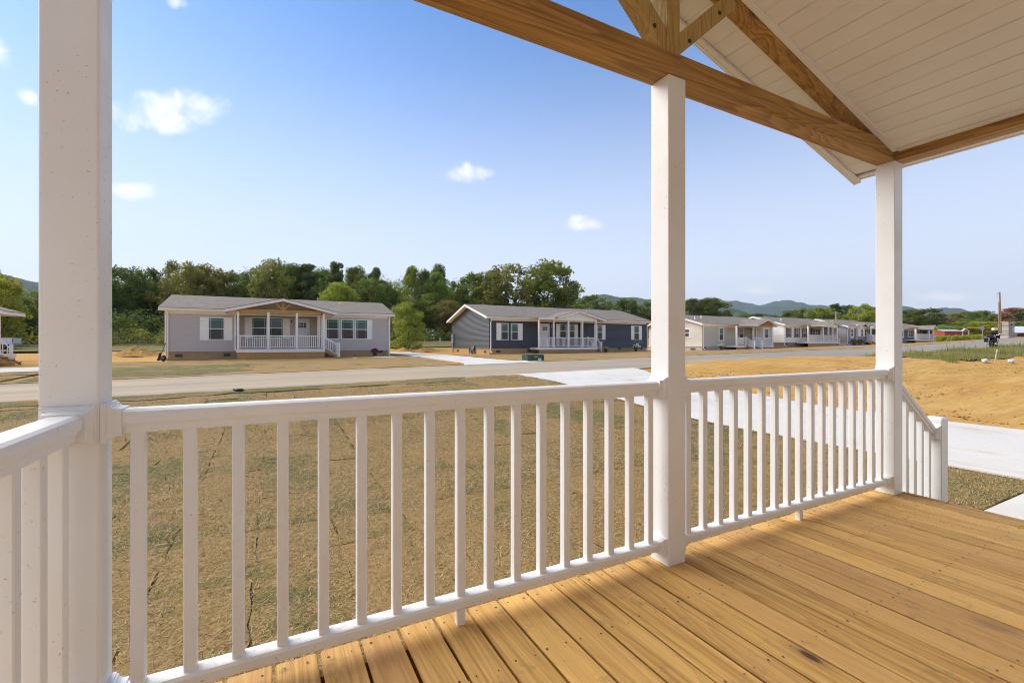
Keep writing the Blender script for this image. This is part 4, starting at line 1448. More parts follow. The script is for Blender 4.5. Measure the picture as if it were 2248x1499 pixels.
            for s, xe in ((-1, xp0), (1, xp1)):
                q = [(xa, za - .125), (xe, zz(xe) + .005), (xe, zz(xe) - .10), (xa, za - .235)]
                MB().prism([(x, yp - .05, z) for x, z in q], [(x, yp + .05, z) for x, z in q]).build('gable_rafter', M['pine_far'], self.r)
            if style == 'backed':
                p = [(xp0, zbeam + .19), (xp1, zbeam + .19), (xp1, zz(xp1)), (xa, za - .13), (xp0, zz(xp0))]
                MB().prism([(x, yp + .055, z) for x, z in p], [(x, yp + .08, z) for x, z in p]).build('gable_panel', M['pine_far'], self.r)

SID = dict(
    grey=siding('siding_grey', (.57, .505, .45)), navy=siding('siding_navy', (.070, .070, .072)),
    sage=siding('siding_sage', (.60, .55, .45)), white=siding('siding_white', (.92, .88, .82)),
    slate=siding('siding_slate', (.27, .265, .265)), blue=siding('siding_blue', (.13, .19, .255)))
BR = dict(
    tan=brick('brick_tan', (.40, .27, .155), (.33, .215, .12), (.46, .37, .26), (.56, .33, .11)),
    tan2=brick('brick_warm', (.50, .30, .14), (.40, .235, .11), (.52, .40, .26), (.58, .34, .11)),
    red=brick('brick_brown', (.30, .20, .16), (.22, .15, .125), (.38, .34, .30)),
    grey=brick('brick_grey', (.46, .43, .40), (.38, .35, .33), (.52, .50, .47), (.50, .38, .22)))

# ---- 1: grey house with the open timber gable
Y1 = 37.0
def grey_house():
    X = lambda x, Y=Y1: ax(x, Y)
    Z = lambda x, y, Y=Y1: az(x, y, Y)
    x0, x1 = X(363.5), X(855)
    zb = min(zg1(x0, Y1), zg1(x1, Y1)) - .02
    zs = (Z(365, 772.5) + Z(850, 767)) / 2
    h = House('grey sided house with open timber-gabled porch, left of the driveway', x0, x1, Y1, 8.4, zb, zs, (Z(365, 680) + Z(855, 690)) / 2 + .02, 1.22, SID['grey'], BR['tan'])
    xr0, xr1 = X(517.5), X(698)      # recess behind the porch
    yb = Y1 + 1.0
    h.body([(x0, xr0), (xr1, x1)])
    h.laps(xr0 - .02, xr1 + .02, yb, zs - .02, h.ze - .02)
    MB().box(xr0 - .02, xr0, Y1 + .03, yb, zs, h.ze - .15).build('side_wall', SID['grey'], h.r)
    MB().box(xr1, xr1 + .02, Y1 + .03, yb, zs, h.ze - .15).build('side_wall', SID['grey'], h.r)
    h.roof()
    h.corner(x0, Y1, w=.09); h.corner(x1, Y1, w=.09); h.corner(xr0 - .03, Y1, w=.10); h.corner(xr1 + .06, Y1, w=.2)
    zw0, zw1 = Z(475, 744.5), Z(475, 698.5)
    h.window(X(459), X(491), zw0, zw1, None, .46, .46)
    for a, b, l, r in ((717.5, 743, .34, 0), (750, 775.5, 0, 0), (781.5, 805.5, 0, .34)):
        h.window(X(a), X(b), Z(760, 743), Z(760, 702.5), None, l, r)
    zd = Z(615, 765.5, Y1 - 1.6)
    for a, b, l, r in ((554, 584.5, .42, 0), (592.5, 620.5, 0, .42)):
        h.window(X(a, yb), X(b, yb), Z(600, 741, yb), Z(600, 699.5, yb), yb, l, r)
    h.lamp(X(640, yb), Z(640, 706, yb), yb)
    h.door(X(649, yb), X(677.5, yb), zd, Z(660, 701.5, yb), yb)
    yp = Y1 - 1.7
    Xp = lambda x: ax(x, yp); Zp = lambda x, y: az(x, y, yp)
    xa, xb = Xp(518.5), Xp(713.5)
    h.porch_floor(xa, xb, yp - .12, yb, zd, .24, 3, zg1((xa + xb) / 2, yp) - .08)
    zbeam = Zp(620, 686.5)
    posts = [Xp(q) for q in (522.7, 589.3, 651.5, 710.6)]
    for p in posts: h.post(p, yp, zd, zbeam)
    for a, b in zip(posts, posts[1:]): h.rail(a + .08, b - .08, yp, zd)
    h.gable(Xp(493), Xp(621.8), Xp(736), yp - .42, (Zp(493, 681) + Zp(736, 684.5)) / 2 + .03, Zp(621.8, 655.5), 'open', posts[0] - .1, posts[-1] + .1, yp, zbeam)
    for p in (posts[0], posts[-1]): MB().box(p - .05, p + .05, yp + .065, Y1, zbeam + .01, zbeam + .18).build('side_beam', M['pine_far'], h.r)
    h.rail(yp + .08, Y1 + .1, posts[0], zd, 'Y')
    zf = zg1(Xp(744), yp)
    h.zb = zf
    h.slope_rail((posts[-1] + .07, yp, zd + .02), (Xp(743), yp, zf + .05), .98)
    h.slope_rail((posts[-1] + .07, yp + 1.25, zd + .02), (Xp(743), yp + 1.25, zf + .05), .98)
    h.stairs(xb, yp + .05, 1, 0, 1.2, zd, 3)
    h.post(posts[-1], yp + 1.25, zd, zd + 1.02, .12)
    h.rail(yp + 1.32, Y1 - .03, posts[-1], zd, 'Y')
    for x, y in ((392.5, 780.5), (498, 778.7), (835.5, 772)): h.vent(X(x), Z(x, y))
    h.downspout(x0 + .12); h.downspout(x1 - .05)
    h.pipe(X(757), .72)
grey_house()

# ---- 2: navy house with the closed white gable
def navy_house():
    Y = 37.0
    X = lambda x, yy=Y: ax(x, yy); Z = lambda x, y, yy=Y: az(x, y, yy)
    x0, x1 = X(1074.4), X(1420)
    zs = (Z(1080, 765.4) + Z(1415, 761.5)) / 2
    h = House('navy sided house with white closed porch gable', x0, x1, Y, 9.6, zg1(x0, Y) - .02, zs, (Z(1080, 698.5) + Z(1415, 705.5)) / 2 + .03, 1.45, SID['navy'], BR['tan2'])
    xr0, xr1 = X(1182), X(1276)
    yb = Y + .18
    h.body([(x0, xr0), (xr1, x1)])
    h.laps(xr0 - .02, xr1 + .02, yb, zs - .02, h.ze - .02)
    MB().box(xr0 - .02, xr0, Y + .03, yb, zs, h.ze - .15).build('side_wall', SID['navy'], h.r)
    MB().box(xr1, xr1 + .02, Y + .03, yb, zs, h.ze - .15).build('side_wall', SID['navy'], h.r)
    h.roof(.45)
    h.corner(xr0 + .0, Y, w=.16); h.corner(xr1, Y, w=.16)
    zw0, zw1 = Z(1118, 745), Z(1118, 711)
    h.window(X(1100), X(1114.5), zw0, zw1, None, .42, 0); h.window(X(1122.3), X(1136.8), zw0, zw1, None, 0, .42)
    for a, b in ((1311, 1321.3), (1391.5, 1402)):
        h.window(X(a), X(b), Z(1360, 744.5), Z(1360, 715.5), None, .36, .36)
    yp = Y - 1.5
    Xp = lambda x: ax(x, yp); Zp = lambda x, y: az(x, y, yp)
    zd = Zp(1250, 762)
    for a, b, l, r in ((1229, 1243, .40, 0), (1250, 1260.5, 0, .36)):
        h.window(X(a, yb), X(b, yb), Z(1245, 741, yb), Z(1245, 712.5, yb), yb, l, r)
    h.door(X(1186.8, yb), X(1204.5, yb), zd, Z(1195, 711.5, yb), yb)
    h.lamp(X(1210.7, yb), Z(1210, 715.8, yb), yb)
    xa, xb = Xp(1181.5), Xp(1310)
    h.porch_floor(xa, xb, yp - .12, yb, zd, .23, 2, zg1(xb, yp) - .3)
    zbeam = Zp(1260, 704.5)
    posts = [Xp(q) for q in (1183.5, 1215.4, 1247.6, 1278.4, 1307.6)]
    for p in posts: h.post(p, yp, zd, zbeam + (.0 if p != posts[0] else .05))
    for a, b in zip(posts, posts[1:]): h.rail(a + .08, b - .08, yp, zd)
    MB().box(posts[0] - .1, posts[1], yp - .06, yp + .06, zbeam + .06, zbeam + .2).build('porch_beam', M['vinyl_far'], h.r)
    h.gable(Xp(1209.5), Xp(1267.8), Xp(1324), yp - .40, (Zp(1209.5, 699) + Zp(1324, 702.5)) / 2 + .05, Zp(1267.8, 681.5), 'closed', posts[1] - .1, posts[-1] + .1, yp, zbeam)
    # the main eave is carried forward over the left bay
    MB().extrude_x([(Y - h.over, h.ze + .06), (Y - 2.05, h.ze - .02), (Y - 2.05, h.ze - .07), (Y - h.over, h.ze + .01)], posts[0] - .3, posts[1] + .2).build('porch_roof', M['shingle_x'], h.r)
    MB().box(posts[0] - .3, posts[1] - .2, Y - 2.08, Y - 2.052, h.ze - .20, h.ze - .022).build('porch_fascia', M['vinyl_far'], h.r)
    zf = zg1(Xp(1321), yp); h.zb = zf
    h.slope_rail((posts[-1] + .07, yp, zd + .02), (Xp(1319.5), yp, zf + .05), .98)
    h.slope_rail((posts[-1] + .07, yp + 1.25, zd + .02), (Xp(1319.5), yp + 1.25, zf + .05), .98)
    h.stairs(xb, yp + .05, 1, 0, 1.2, zd, 3)
    h.post(posts[-1], yp + 1.25, zd, zd + 1.02, .12)
    for x, y in ((1093.7, 771.2), (1161.8, 769.7), (1360, 765.8), (1408, 764.8)): h.vent(X(x), Z(x, y))
    for q in (.1, .82):
        yy = Y + 9.6 * q
        MB().box(x0 - .012, x0 + .029, yy - .2, yy + .2, zs - .42, zs - .22).build('foundation_vent', M['vent'], h.r)
    h.downspout(x0 + .1); h.downspout(x1 - .02)
    h.pipe(X(1319), .55, .3)
    # electric meter and conduit on the end wall
    ym = Y + 9.1
    m = MB().box(x0 - .16, x0 - .016, ym - .28, ym + .28, zs + .45, zs + 1.35).build('meter_box', M['grey_metal'], h.r)
    MB().tube([(x0 - .08, ym, zs + .45), (x0 - .08, ym, zs - .9)], .05, 8).build('conduit', M['grey_metal'], m)
    MB().tube([(x0 - .19, ym, zs + 1.05), (x0 - .161, ym, zs + 1.05)], .1, 12).build('meter_dial', M['glass'], m)
    # black slab painted as the dark of the crawl-space opening; hatch leans beside it
    yo = Y + 4.0
    MB().box(x0 - .006, x0 + .028, yo - .1, yo + .75, zs - .62, zs - .03).build('crawl_opening_shade', M['black'], h.r)
    p = empty('hatch_panel', (x0 - .25, yo - .4, zs - .75), 'dark grey access panel leaning on the navy house end wall', 'panel')
    MB().hexa([(x0 - .42, yo - .75, zs - .75), (x0 - .38, yo - .75, zs - .75), (x0 - .38, yo - .12, zs - .75), (x0 - .42, yo - .12, zs - .75),
               (x0 - .07, yo - .75, zs + .20), (x0 - .03, yo - .75, zs + .20), (x0 - .03, yo - .12, zs + .20), (x0 - .07, yo - .12, zs + .20)]).build('sheet', plain('hatch_grey', (.085, .085, .09), .6), p)
    MB().hexa([(x0 - .425, yo - .70, zs - .45), (x0 - .32, yo - .70, zs - .45), (x0 - .32, yo - .66, zs - .45), (x0 - .425, yo - .66, zs - .45),
               (x0 - .33, yo - .70, zs - .18), (x0 - .24, yo - .70, zs - .18), (x0 - .24, yo - .66, zs - .18), (x0 - .33, yo - .66, zs - .18)]).build('cleat', M['vent'], p)
navy_house()

# ---- 3: sage house
def sage_house():
    Y = 37.0
    X = lambda x, yy=Y: ax(x, yy); Z = lambda x, y, yy=Y: az(x, y, yy)
    x0, x1 = X(1541.5), X(1696)
    zs = Z(1580, 760)
    h = House('sage green house with stained timber gable, right of the middle post', x0, x1, Y, 8.6, zg1(x0, Y) - .05, zs, Z(1580, 713.2) + .05, 1.30, SID['sage'], BR['grey'])
    xr0, xr1 = X(1616), X(1660)
    yb = Y + .9
    h.body([(x0, xr0), (xr1, x1)])
    h.laps(xr0 - .02, xr1 + .02, yb, zs - .02, h.ze - .02)
    MB().box(xr0 - .02, xr0, Y + .03, yb, zs, h.ze - .15).build('side_wall', SID['sage'], h.r)
    MB().box(xr1, xr1 + .02, Y + .03, yb, zs, h.ze - .15).build('side_wall', SID['sage'], h.r)
    h.roof(.42)
    h.corner(xr0, Y, w=.2); h.corner(xr1 + .05, Y, w=.2); h.corner(x1, Y, w=.2)
    h.window(X(1578.8), X(1586.5), Z(1582, 746.3), Z(1582, 721), None, 0, 0, frame=.13, grid=False)
    # end-wall window
    ye, zz0, zz1 = Y + 1.9, zs + 1.15, zs + 2.05
    f = MB()
    f.box(x0 - .05, x0 - .012, ye - .12, ye + 1.0, zz0 - .12, zz0); f.box(x0 - .05, x0 - .012, ye - .12, ye + 1.0, zz1, zz1 + .12)
    f.box(x0 - .05, x0 - .012, ye - .12, ye, zz0, zz1); f.box(x0 - .05, x0 - .012, ye + .88, ye + 1.0, zz0, zz1)
    f.box(x0 - .045, x0 - .012, ye, ye + .88, (zz0 + zz1) / 2 - .03, (zz0 + zz1) / 2 + .03)
    for q in (.29, .59): f.box(x0 - .043, x0 - .012, ye + q - .02, ye + q + .02, (zz0 + zz1) / 2 + .03, zz1)
    wo = f.build('window', M['vinyl_far'], h.r)
    MB().box(x0 - .028, x0 - .013, ye, ye + .88, zz0, zz1).build('pane', M['glass'], wo)
    yp = Y - 1.5
    Xp = lambda x: ax(x, yp); Zp = lambda x, y: az(x, y, yp)
    zd = Zp(1655, 757.4)
    h.window(X(1622.5, yb), X(1631, yb), Z(1626, 742, yb), Z(1626, 722, yb), yb, 0, 0, frame=.11, grid=False)
    h.door(X(1643.5, yb), X(1650.5, yb), zd, Z(1647, 724.5, yb), yb)
    h.window(X(1678.8), X(1686), Z(1682, 742), Z(1682, 722.5), None, 0, 0, frame=.12, grid=False)
    xa, xb = Xp(1615.5), Xp(1697.5)
    h.porch_floor(xa, xb, yp - .12, yb, zd, .25, 2, zg1(xa, yp) - .1)
    zbeam = Zp(1675, 717.8)
    posts = [Xp(q) for q in (1617, 1653.8, 1675.7, 1694.5)]
    for p in posts: h.post(p, yp, zd, zbeam + (.1 if p == posts[0] else 0), .17)
    MB().box(posts[0] - .1, posts[1], yp - .06, yp + .06, zbeam + .11, zbeam + .26).build('porch_beam', M['pine_far'], h.r)
    h.rail(posts[0] + .08, Xp(1634.5), yp, zd); h.rail(posts[1] + .08, posts[2] - .08, yp, zd); h.rail(posts[2] + .08, posts[3] - .08, yp, zd)
    h.gable(Xp(1656), Xp(1680.6), Xp(1701), yp - .45, Zp(1678, 714.0) + .05, Zp(1680.6, 699.5), 'backed', posts[1] - .05, posts[-1] + .1, yp, zbeam)
    MB().extrude_x([(Y - h.over, h.ze + .06), (Y - 2.05, h.ze - .02), (Y - 2.05, h.ze - .07), (Y - h.over, h.ze + .01)], posts[0] - .3, posts[1] + .2).build('porch_roof', M['shingle_x'], h.r)
    MB().box(posts[0] - .3, posts[1] + .1, Y - 2.08, Y - 2.052, h.ze - .20, h.ze - .022).build('porch_fascia', M['vinyl_far'], h.r)
    zf = zg1(Xp(1640), yp - 1); h.zb = zf
    for q, top in ((1636.5, 1637.5), (1653, 1654)):
        h.slope_rail((Xp(top), yp - .1, zd + .02), (Xp(top) - .1, yp - 1.15, zf + .05), .98)
        h.post(Xp(top), yp, zd, zd + 1.05, .12)
    h.stairs(Xp(1653.5), yp - .12, 0, -1, -(Xp(1653.5) - Xp(1637.5)), zd, 3)
    for x, y in ((1548, 764.3), (1592, 763.7)): h.vent(X(x), Z(x, y))
    MB().box(x0 - .012, x0 + .029, Y + 1.0, Y + 1.7, zs - .42, zs - .22).build('foundation_vent', M['vent'], h.r)
    h.downspout(x0 + .1)
    h.pipe(X(1551.5), .45, .45, .07); h.pipe(X(1576), .6, .45, .07)
sage_house()

# ---- 4: white house with charcoal shutters
def white_house():
    Y = 37.0
    X = lambda x, yy=Y: ax(x, yy); Z = lambda x, y, yy=Y: az(x, y, yy)
    x0, x1 = X(1721.5), X(1838)
    zs = Z(1750, 751.8)
    h = House('white house with charcoal shutters and white porch gable', x0, x1, Y, 8.4, zg1(x0, Y) - .12, zs, Z(1750, 714.5) + .05, 1.28, SID['white'], BR['red'])
    xr0 = X(1773.5)
    yb = Y + 1.5
    h.body([(x0, xr0)])
    h.laps(xr0 - .02, x1, yb, zs - .02, h.ze - .02)
    MB().box(xr0 - .02, xr0, Y + .03, yb, zs, h.ze - .15).build('side_wall', SID['white'], h.r)
    h.roof(.42)
    sd = M['shutter_dark']
    for a, b in ((1729, 1733.3), (1746.8, 1751.4), (1763.5, 1768.3)):
        h.window(X(a), X(b), Z(1750, 740), Z(1750, 721), None, .27, .27, sd, grid=False)
    yp = Y - 1.4
    Xp = lambda x: ax(x, yp); Zp = lambda x, y: az(x, y, yp)
    zd = Zp(1805, 750)
    h.window(X(1783.5, yb), X(1800, yb), Z(1790, 737.5, yb), Z(1790, 722.5, yb), yb, .4, 0, sd, grid=False, cols=3, upper=M['screen'])
    h.window(X(1808.5, yb), X(1812, yb), Z(1810, 736, yb), Z(1810, 722, yb), yb, .35, .35, sd, grid=False)
    h.door(X(1816.5, yb), X(1821, yb), zd, Z(1818, 724, yb), yb)
    xa, xb = Xp(1773), Xp(1838.5)
    h.porch_floor(xa, xb, yp - .12, yb, zd, .25, 2, zg1(xa, yp) - .2)
    zbeam = Zp(1825, 718.3)
    posts = [Xp(q) for q in (1774, 1806.6, 1818.5, 1827.5, 1836.8)]
    for p in posts: h.post(p, yp, zd, zbeam, .17)
    for a, b in zip(posts, posts[1:]): h.rail(a + .08, b - .08, yp, zd)
    scr = plain('porch_screen', (.15, .15, .16), .6)
    for a, b in ((posts[2], posts[3]), (posts[3], posts[4])):
        MB().box(a + .1, b - .1, yp + .6, yp + .62, zd + .94, zbeam - .02).build('screen_panel', scr, h.r)
    MB().box(posts[0] - .1, posts[-1], yp - .06, yp + .06, zbeam + .001, zbeam + .16).build('porch_beam', M['vinyl_far'], h.r)
    h.gable(Xp(1807.5), Xp(1825.6), Xp(1844), yp - .45, Zp(1826, 716.0) + .06, Zp(1825.6, 704.3), 'closed', posts[1] - .02, posts[-1] + .1, yp - .07, zbeam + .02)
    MB().extrude_x([(Y - h.over, h.ze + .06), (Y - 1.9, h.ze - .02), (Y - 1.9, h.ze - .07), (Y - h.over, h.ze + .01)], posts[0] - .2, posts[1] + .2).build('porch_roof', M['shingle_x'], h.r)
    MB().box(posts[0] - .2, posts[1] + .1, Y - 1.93, Y - 1.902, h.ze - .20, h.ze - .022).build('porch_fascia', M['vinyl_far'], h.r)
    zf = zg1(Xp(1843.5), yp) ; h.zb = zf
    h.slope_rail((posts[-1] + .07, yp, zd + .02), (Xp(1842.5), yp, zf + .05), .98)
    h.stairs(xb, yp + .05, 1, 0, 1.2, zd, 3)
    for x, y in ((1726, 754.3), (1747, 754), (1766.7, 753.7)): h.vent(X(x), Z(x, y))
    MB().box(x0 - .012, x0 + .029, Y + 2.8, Y + 3.6, zs - .42, zs - .22).build('foundation_vent', M['vent'], h.r)
    h.downspout(x0 - .02)
    h.pipe(X(1741.5), .45, .4, .07)
white_house()

# ---- 5: slate house with the white bay
def slate_house():
    Y = 37.0
    X = lambda x, yy=Y: ax(x, yy); Z = lambda x, y, yy=Y: az(x, y, yy)
    x0, x1 = X(1859), X(1935)
    zs = Z(1870, 749)
    h = House('slate grey house with white board bay beside the corner post', x0, x1, Y, 8.4, zg1(x0, Y) - .12, zs, Z(1870, 717.6) + .05, 1.28, SID['slate'], BR['grey'])
    yb = Y + 1.5
    xw0, xw1 = X(1879.5), X(1894.5)
    h.body([(x0, xw0)])
    h.laps(xw0, xw1, Y - .25, zs - .02, Z(1887, 738), mat=SID['slate'])
    h.laps(xw0, xw1, Y - .25, Z(1887, 738), h.ze + .4, mat=SID['white'])
    MB().box(xw0, xw0 + .02, Y - .22, Y + .05, zs, h.ze + .3).build('side_wall', M['vinyl_far'], h.r)
    MB().box(xw0 + .03, xw1 - .03, Y - .21, Y + .1, h.zb - .4, zs - .02).build('foundation', BR['grey'], h.r)
    MB().box(xw1 - .02, xw1, Y - .22, yb, zs, h.ze - .1).build('side_wall', SID['slate'], h.r)
    h.laps(xw1, x1, yb, zs - .02, h.ze - .02)
    h.roof(.42)
    h.window(X(1867.8), X(1871.8), Z(1870, 738.5), Z(1870, 723), None, 0, 0, frame=.2, grid=False, upper=M['screen'])
    h.window(X(1885.8), X(1889.2), Z(1887, 738), Z(1887, 724), Y - .25, 0, 0, frame=.1, grid=False, upper=M['screen'])
    xm = (xw0 + xw1) / 2
    za = Z(1891, 709)
    for xe, s in ((xw0 - .45, -1), (xw1 + .6, 1)):
        p = [(xe, h.ze + .02), (xm + .1, za), (xm + .1, za - .06), (xe, h.ze - .04)]
        MB().prism([(x, Y - .75, z) for x, z in p], [(x, Y + 3.5, z) for x, z in p]).build('bay_roof', M['shingle_y'], h.r)
        p = [(xe, h.ze - .041), (xm + .1, za - .061), (xm + .1, za - .24), (xe, h.ze - .22)]
        MB().prism([(x, Y - .74, z) for x, z in p], [(x, Y - .71, z) for x, z in p]).build('gable_rake', M['vinyl_far'], h.r)
    p = [(xw0, h.ze + .3), (xw1, h.ze + .3), (xm + .1, za - .12)]
    MB().prism([(x, Y - .24, z) for x, z in p], [(x, Y - .20, z) for x, z in p]).build('gable_panel', M['vinyl_far'], h.r)
    yp = Y - 1.0
    Xp = lambda x: ax(x, yp); Zp = lambda x, y: az(x, y, yp)
    zd = Zp(1905, 748)
    xa, xb = xw1 + .05, Xp(1932)
    h.porch_floor(xa, xb, yp - .12, yb, zd, .2, 2, zg1(xa, yp) - .2)
    zbeam = Zp(1905, 719.5)
    posts = [xw1 + .2, Xp(1912), Xp(1931)]
    for p in posts: h.post(p, yp, zd, zbeam, .17)
    h.rail(posts[0] + .1, Xp(1905), yp, zd); h.rail(posts[1] + .1, posts[2] - .1, yp, zd)
    MB().box(posts[0] - .1, posts[-1] + .1, yp - .3, yp + .1, zbeam + .001, zbeam + .2).build('porch_beam', M['vinyl_far'], h.r)
    MB().extrude_x([(Y, h.ze + .1), (yp - .45, zbeam + .25), (yp - .45, zbeam + .20), (Y, h.ze + .05)], xw1 + .3, posts[-1] + .4).build('porch_roof', M['shingle_x'], h.r)
    h.window(X(1898, yb), X(1900.5, yb), Z(1899, 737, yb), Z(1899, 723, yb), yb, 0, 0, frame=.1, grid=False, upper=M['screen'])
    h.door(X(1902, yb), X(1906.5, yb), zd, Z(1904, 724, yb), yb)
    h.window(X(1911, yb), X(1914, yb), Z(1899, 737, yb), Z(1899, 723, yb), yb, 0, 0, frame=.1, grid=False)
    zf = zg1(Xp(1905), yp - 1); h.zb = zf
    h.slope_rail((Xp(1912), yp - .1, zd + .02), (Xp(1912) - .1, yp - 1.15, zf + .05), .98)
    h.stairs(Xp(1912), yp - .12, 0, -1, -1.3, zd, 3)
    for x, y in ((1862, 752), (1881, 751.5)): h.vent(X(x), Z(x, y), y=Y if x < 1870 else Y - .25)
    h.downspout(x0 + .1)
    h.pipe(X(1857.5), .5, .4, .07)
slate_house()

# ---- 6: blue house
def blue_house():
    Y = 37.0
    X = lambda x, yy=Y: ax(x, yy); Z = lambda x, y, yy=Y: az(x, y, yy)
    x0, x1 = X(1948), X(2049)
    zs = Z(1995, 746.5)
    h = House('blue house with small white end porch, farthest in the row', x0, x1, Y, 8.4, zg1(x1, Y) - .3, zs, Z(1995, 721) + .05, 1.05, SID['blue'], BR['grey'])
    xr = X(2009)
    yb = Y + 1.6
    h.body([(x0, xr)])
    h.laps(xr - .02, x1, yb, zs - .02, h.ze - .02)
    MB().box(xr - .02, xr, Y + .03, yb, zs, h.ze - .15).build('side_wall', M['vinyl_far'], h.r)
    h.roof(.3)
    h.corner(xr, Y, w=.3)
    h.window(X(1978.7), X(1982.3), Z(1980, 738.5), Z(1980, 725.5), None, 0, 0, frame=.2, grid=False)
    h.window(X(1994), X(2005), Z(2000, 738.5), Z(2000, 725.8), None, 0, 0, frame=.2, grid=False, cols=3, upper=M['screen'])
    yp = Y - 1.3
    Xp = lambda x: ax(x, yp); Zp = lambda x, y: az(x, y, yp)
    zd = Zp(2030, 745)
    h.window(X(2023, yb), X(2029, yb), Z(2026, 736, yb), Z(2026, 726.5, yb), yb, 0, 0, frame=.12, grid=False, cols=2, upper=M['screen'])
    h.door(X(2013, yb), X(2018, yb), zd, Z(2015, 726, yb), yb)
    xa, xb = Xp(2009), Xp(2049)
    h.porch_floor(xa, xb, yp - .12, yb, zd, .22, 2, zg1(xb, yp) - .1)
    zbeam = Zp(2030, 723.5)
    posts = [Xp(q) for q in (2010, 2038.6, 2048)]
    for p in posts: h.post(p, yp, zd, zbeam, .22)
    for a, b in zip(posts, posts[1:]): h.rail(a + .1, b - .1, yp, zd)
    MB().box(posts[0] - .1, posts[-1], yp - .06, yp + .06, zbeam + .001, zbeam + .16).build('porch_beam', M['vinyl_far'], h.r)
    h.gable(Xp(2041), Xp(2046.6), Xp(2052.5), yp - .45, Zp(2046, 722.8) + .06, Zp(2046.6, 713.8), 'open', posts[1] - .02, posts[-1] + .1, yp, zbeam + .02)
    MB().extrude_x([(Y - h.over, h.ze + .06), (Y - 1.8, h.ze - .02), (Y - 1.8, h.ze - .07), (Y - h.over, h.ze + .01)], posts[0] - .2, posts[1] + .4).build('porch_roof', M['shingle_x'], h.r)
    MB().box(posts[0] - .2, posts[1] + .3, Y - 1.83, Y - 1.802, h.ze - .20, h.ze - .022).build('porch_fascia', M['vinyl_far'], h.r)
    zf = zg1(Xp(2052), yp); h.zb = zf
    h.slope_rail((posts[-1] + .07, yp, zd + .02), (Xp(2052), yp, zf + .05), .98)
    for x in (1984, 1996): h.vent(X(x), zs - .2, .3, .2)
blue_house()

# ---- 0: the house at the far left; only its porch corner shows
def corner_house():
    Y = 37.0
    yp = Y - 1.7
    Xp = lambda x: ax(x, yp); Zp = lambda x, y: az(x, y, yp)
    x1 = -17.7
    h = House('white-trimmed house at the left edge, only its porch corner showing', x1 - 12, x1, Y, 8.4, zg1(x1, Y) - .1, zg1(x1, Y) + .55, Zp(5, 686) + .05, 1.25, SID['grey'], BR['tan'])
    h.body([(h.x0, h.x1)])
    h.roof()
    zd = h.zs + .05
    xb = Xp(2)
    xa = xb - 5.6
    h.porch_floor(xa, xb, yp - .12, Y, zd, .24, 3, zg1(xb, yp) - .08)
    zbeam = Zp(0, 688)
    posts = [xb - 5.5, xb - 3.6, xb - 1.75, xb - .10]
    for p in posts: h.post(p, yp, zd, zbeam)
    for a, b in zip(posts, posts[1:]): h.rail(a + .08, b - .08, yp, zd)
    h.gable(xb - 6.1, xb - 2.75, Xp(20.5), yp - .42, Zp(20, 685.5) + .06, Zp(20, 685.5) + .06 + 1.0, 'open', posts[0] - .1, posts[-1] + .1, yp, zbeam, back=.15)
    zf = zg1(Xp(23), yp); h.zb = zf
    h.slope_rail((posts[-1] + .07, yp, zd + .02), (Xp(22), yp, zf + .05), 1.0)
    h.slope_rail((posts[-1] + .07, yp - 1.0, zd + .02), (Xp(22) - .55, yp - 1.0, zf + .05), 1.0)
    h.stairs(xb, yp - 1.0, 1, 0, 1.0, zd, 3)
corner_house()
# ------------------------------------------------------------------ trees
def leaf_mesh(name, cent, rad, per, size, seed, flat=.0, drop=0.0, up=.3):
    """leaf-sized rhombi scattered through clump volumes; cent (n,3), rad (n,)"""
    rs = np.random.RandomState(seed)
    cent = np.asarray(cent); rad = np.asarray(rad)
    n = len(cent)
    cnt = np.maximum(4, (per * (rad / rad.mean()) ** 2).astype(int))
    idx = np.repeat(np.arange(n), cnt)
    m = len(idx)
    d = rs.normal(size=(m, 3)); d /= np.linalg.norm(d, axis=1)[:, None]
    r = rad[idx] * rs.uniform(.25, 1.0, m) ** .55
    off = d * r[:, None]
    off[:, 2] *= (1 - flat)
    P = cent[idx] + off
    nr = d + rs.normal(0, .7, (m, 3)); nr[:, 2] += up
    nr /= np.linalg.norm(nr, axis=1)[:, None]
    t = np.cross(nr, rs.normal(size=(m, 3))); t /= np.linalg.norm(t, axis=1)[:, None]
    b = np.cross(nr, t)
    s = size * rs.uniform(.6, 1.35, m)[:, None]
    v = np.stack([P - t * s, P - b * s * .6 + t * s * .1, P + t * s, P + b * s * .6 + t * s * .1], 1).reshape(-1, 3)
    me = bpy.data.meshes.new(name)
    me.vertices.add(4 * m); me.vertices.foreach_set('co', v.astype(np.float32).ravel())
    me.loops.add(4 * m); me.loops.foreach_set('vertex_index', np.arange(4 * m, dtype=np.int32))
    me.polygons.add(m); me.polygons.foreach_set('loop_start', np.arange(0, 4 * m, 4, dtype=np.int32))
    me.update(calc_edges=True)
    return me

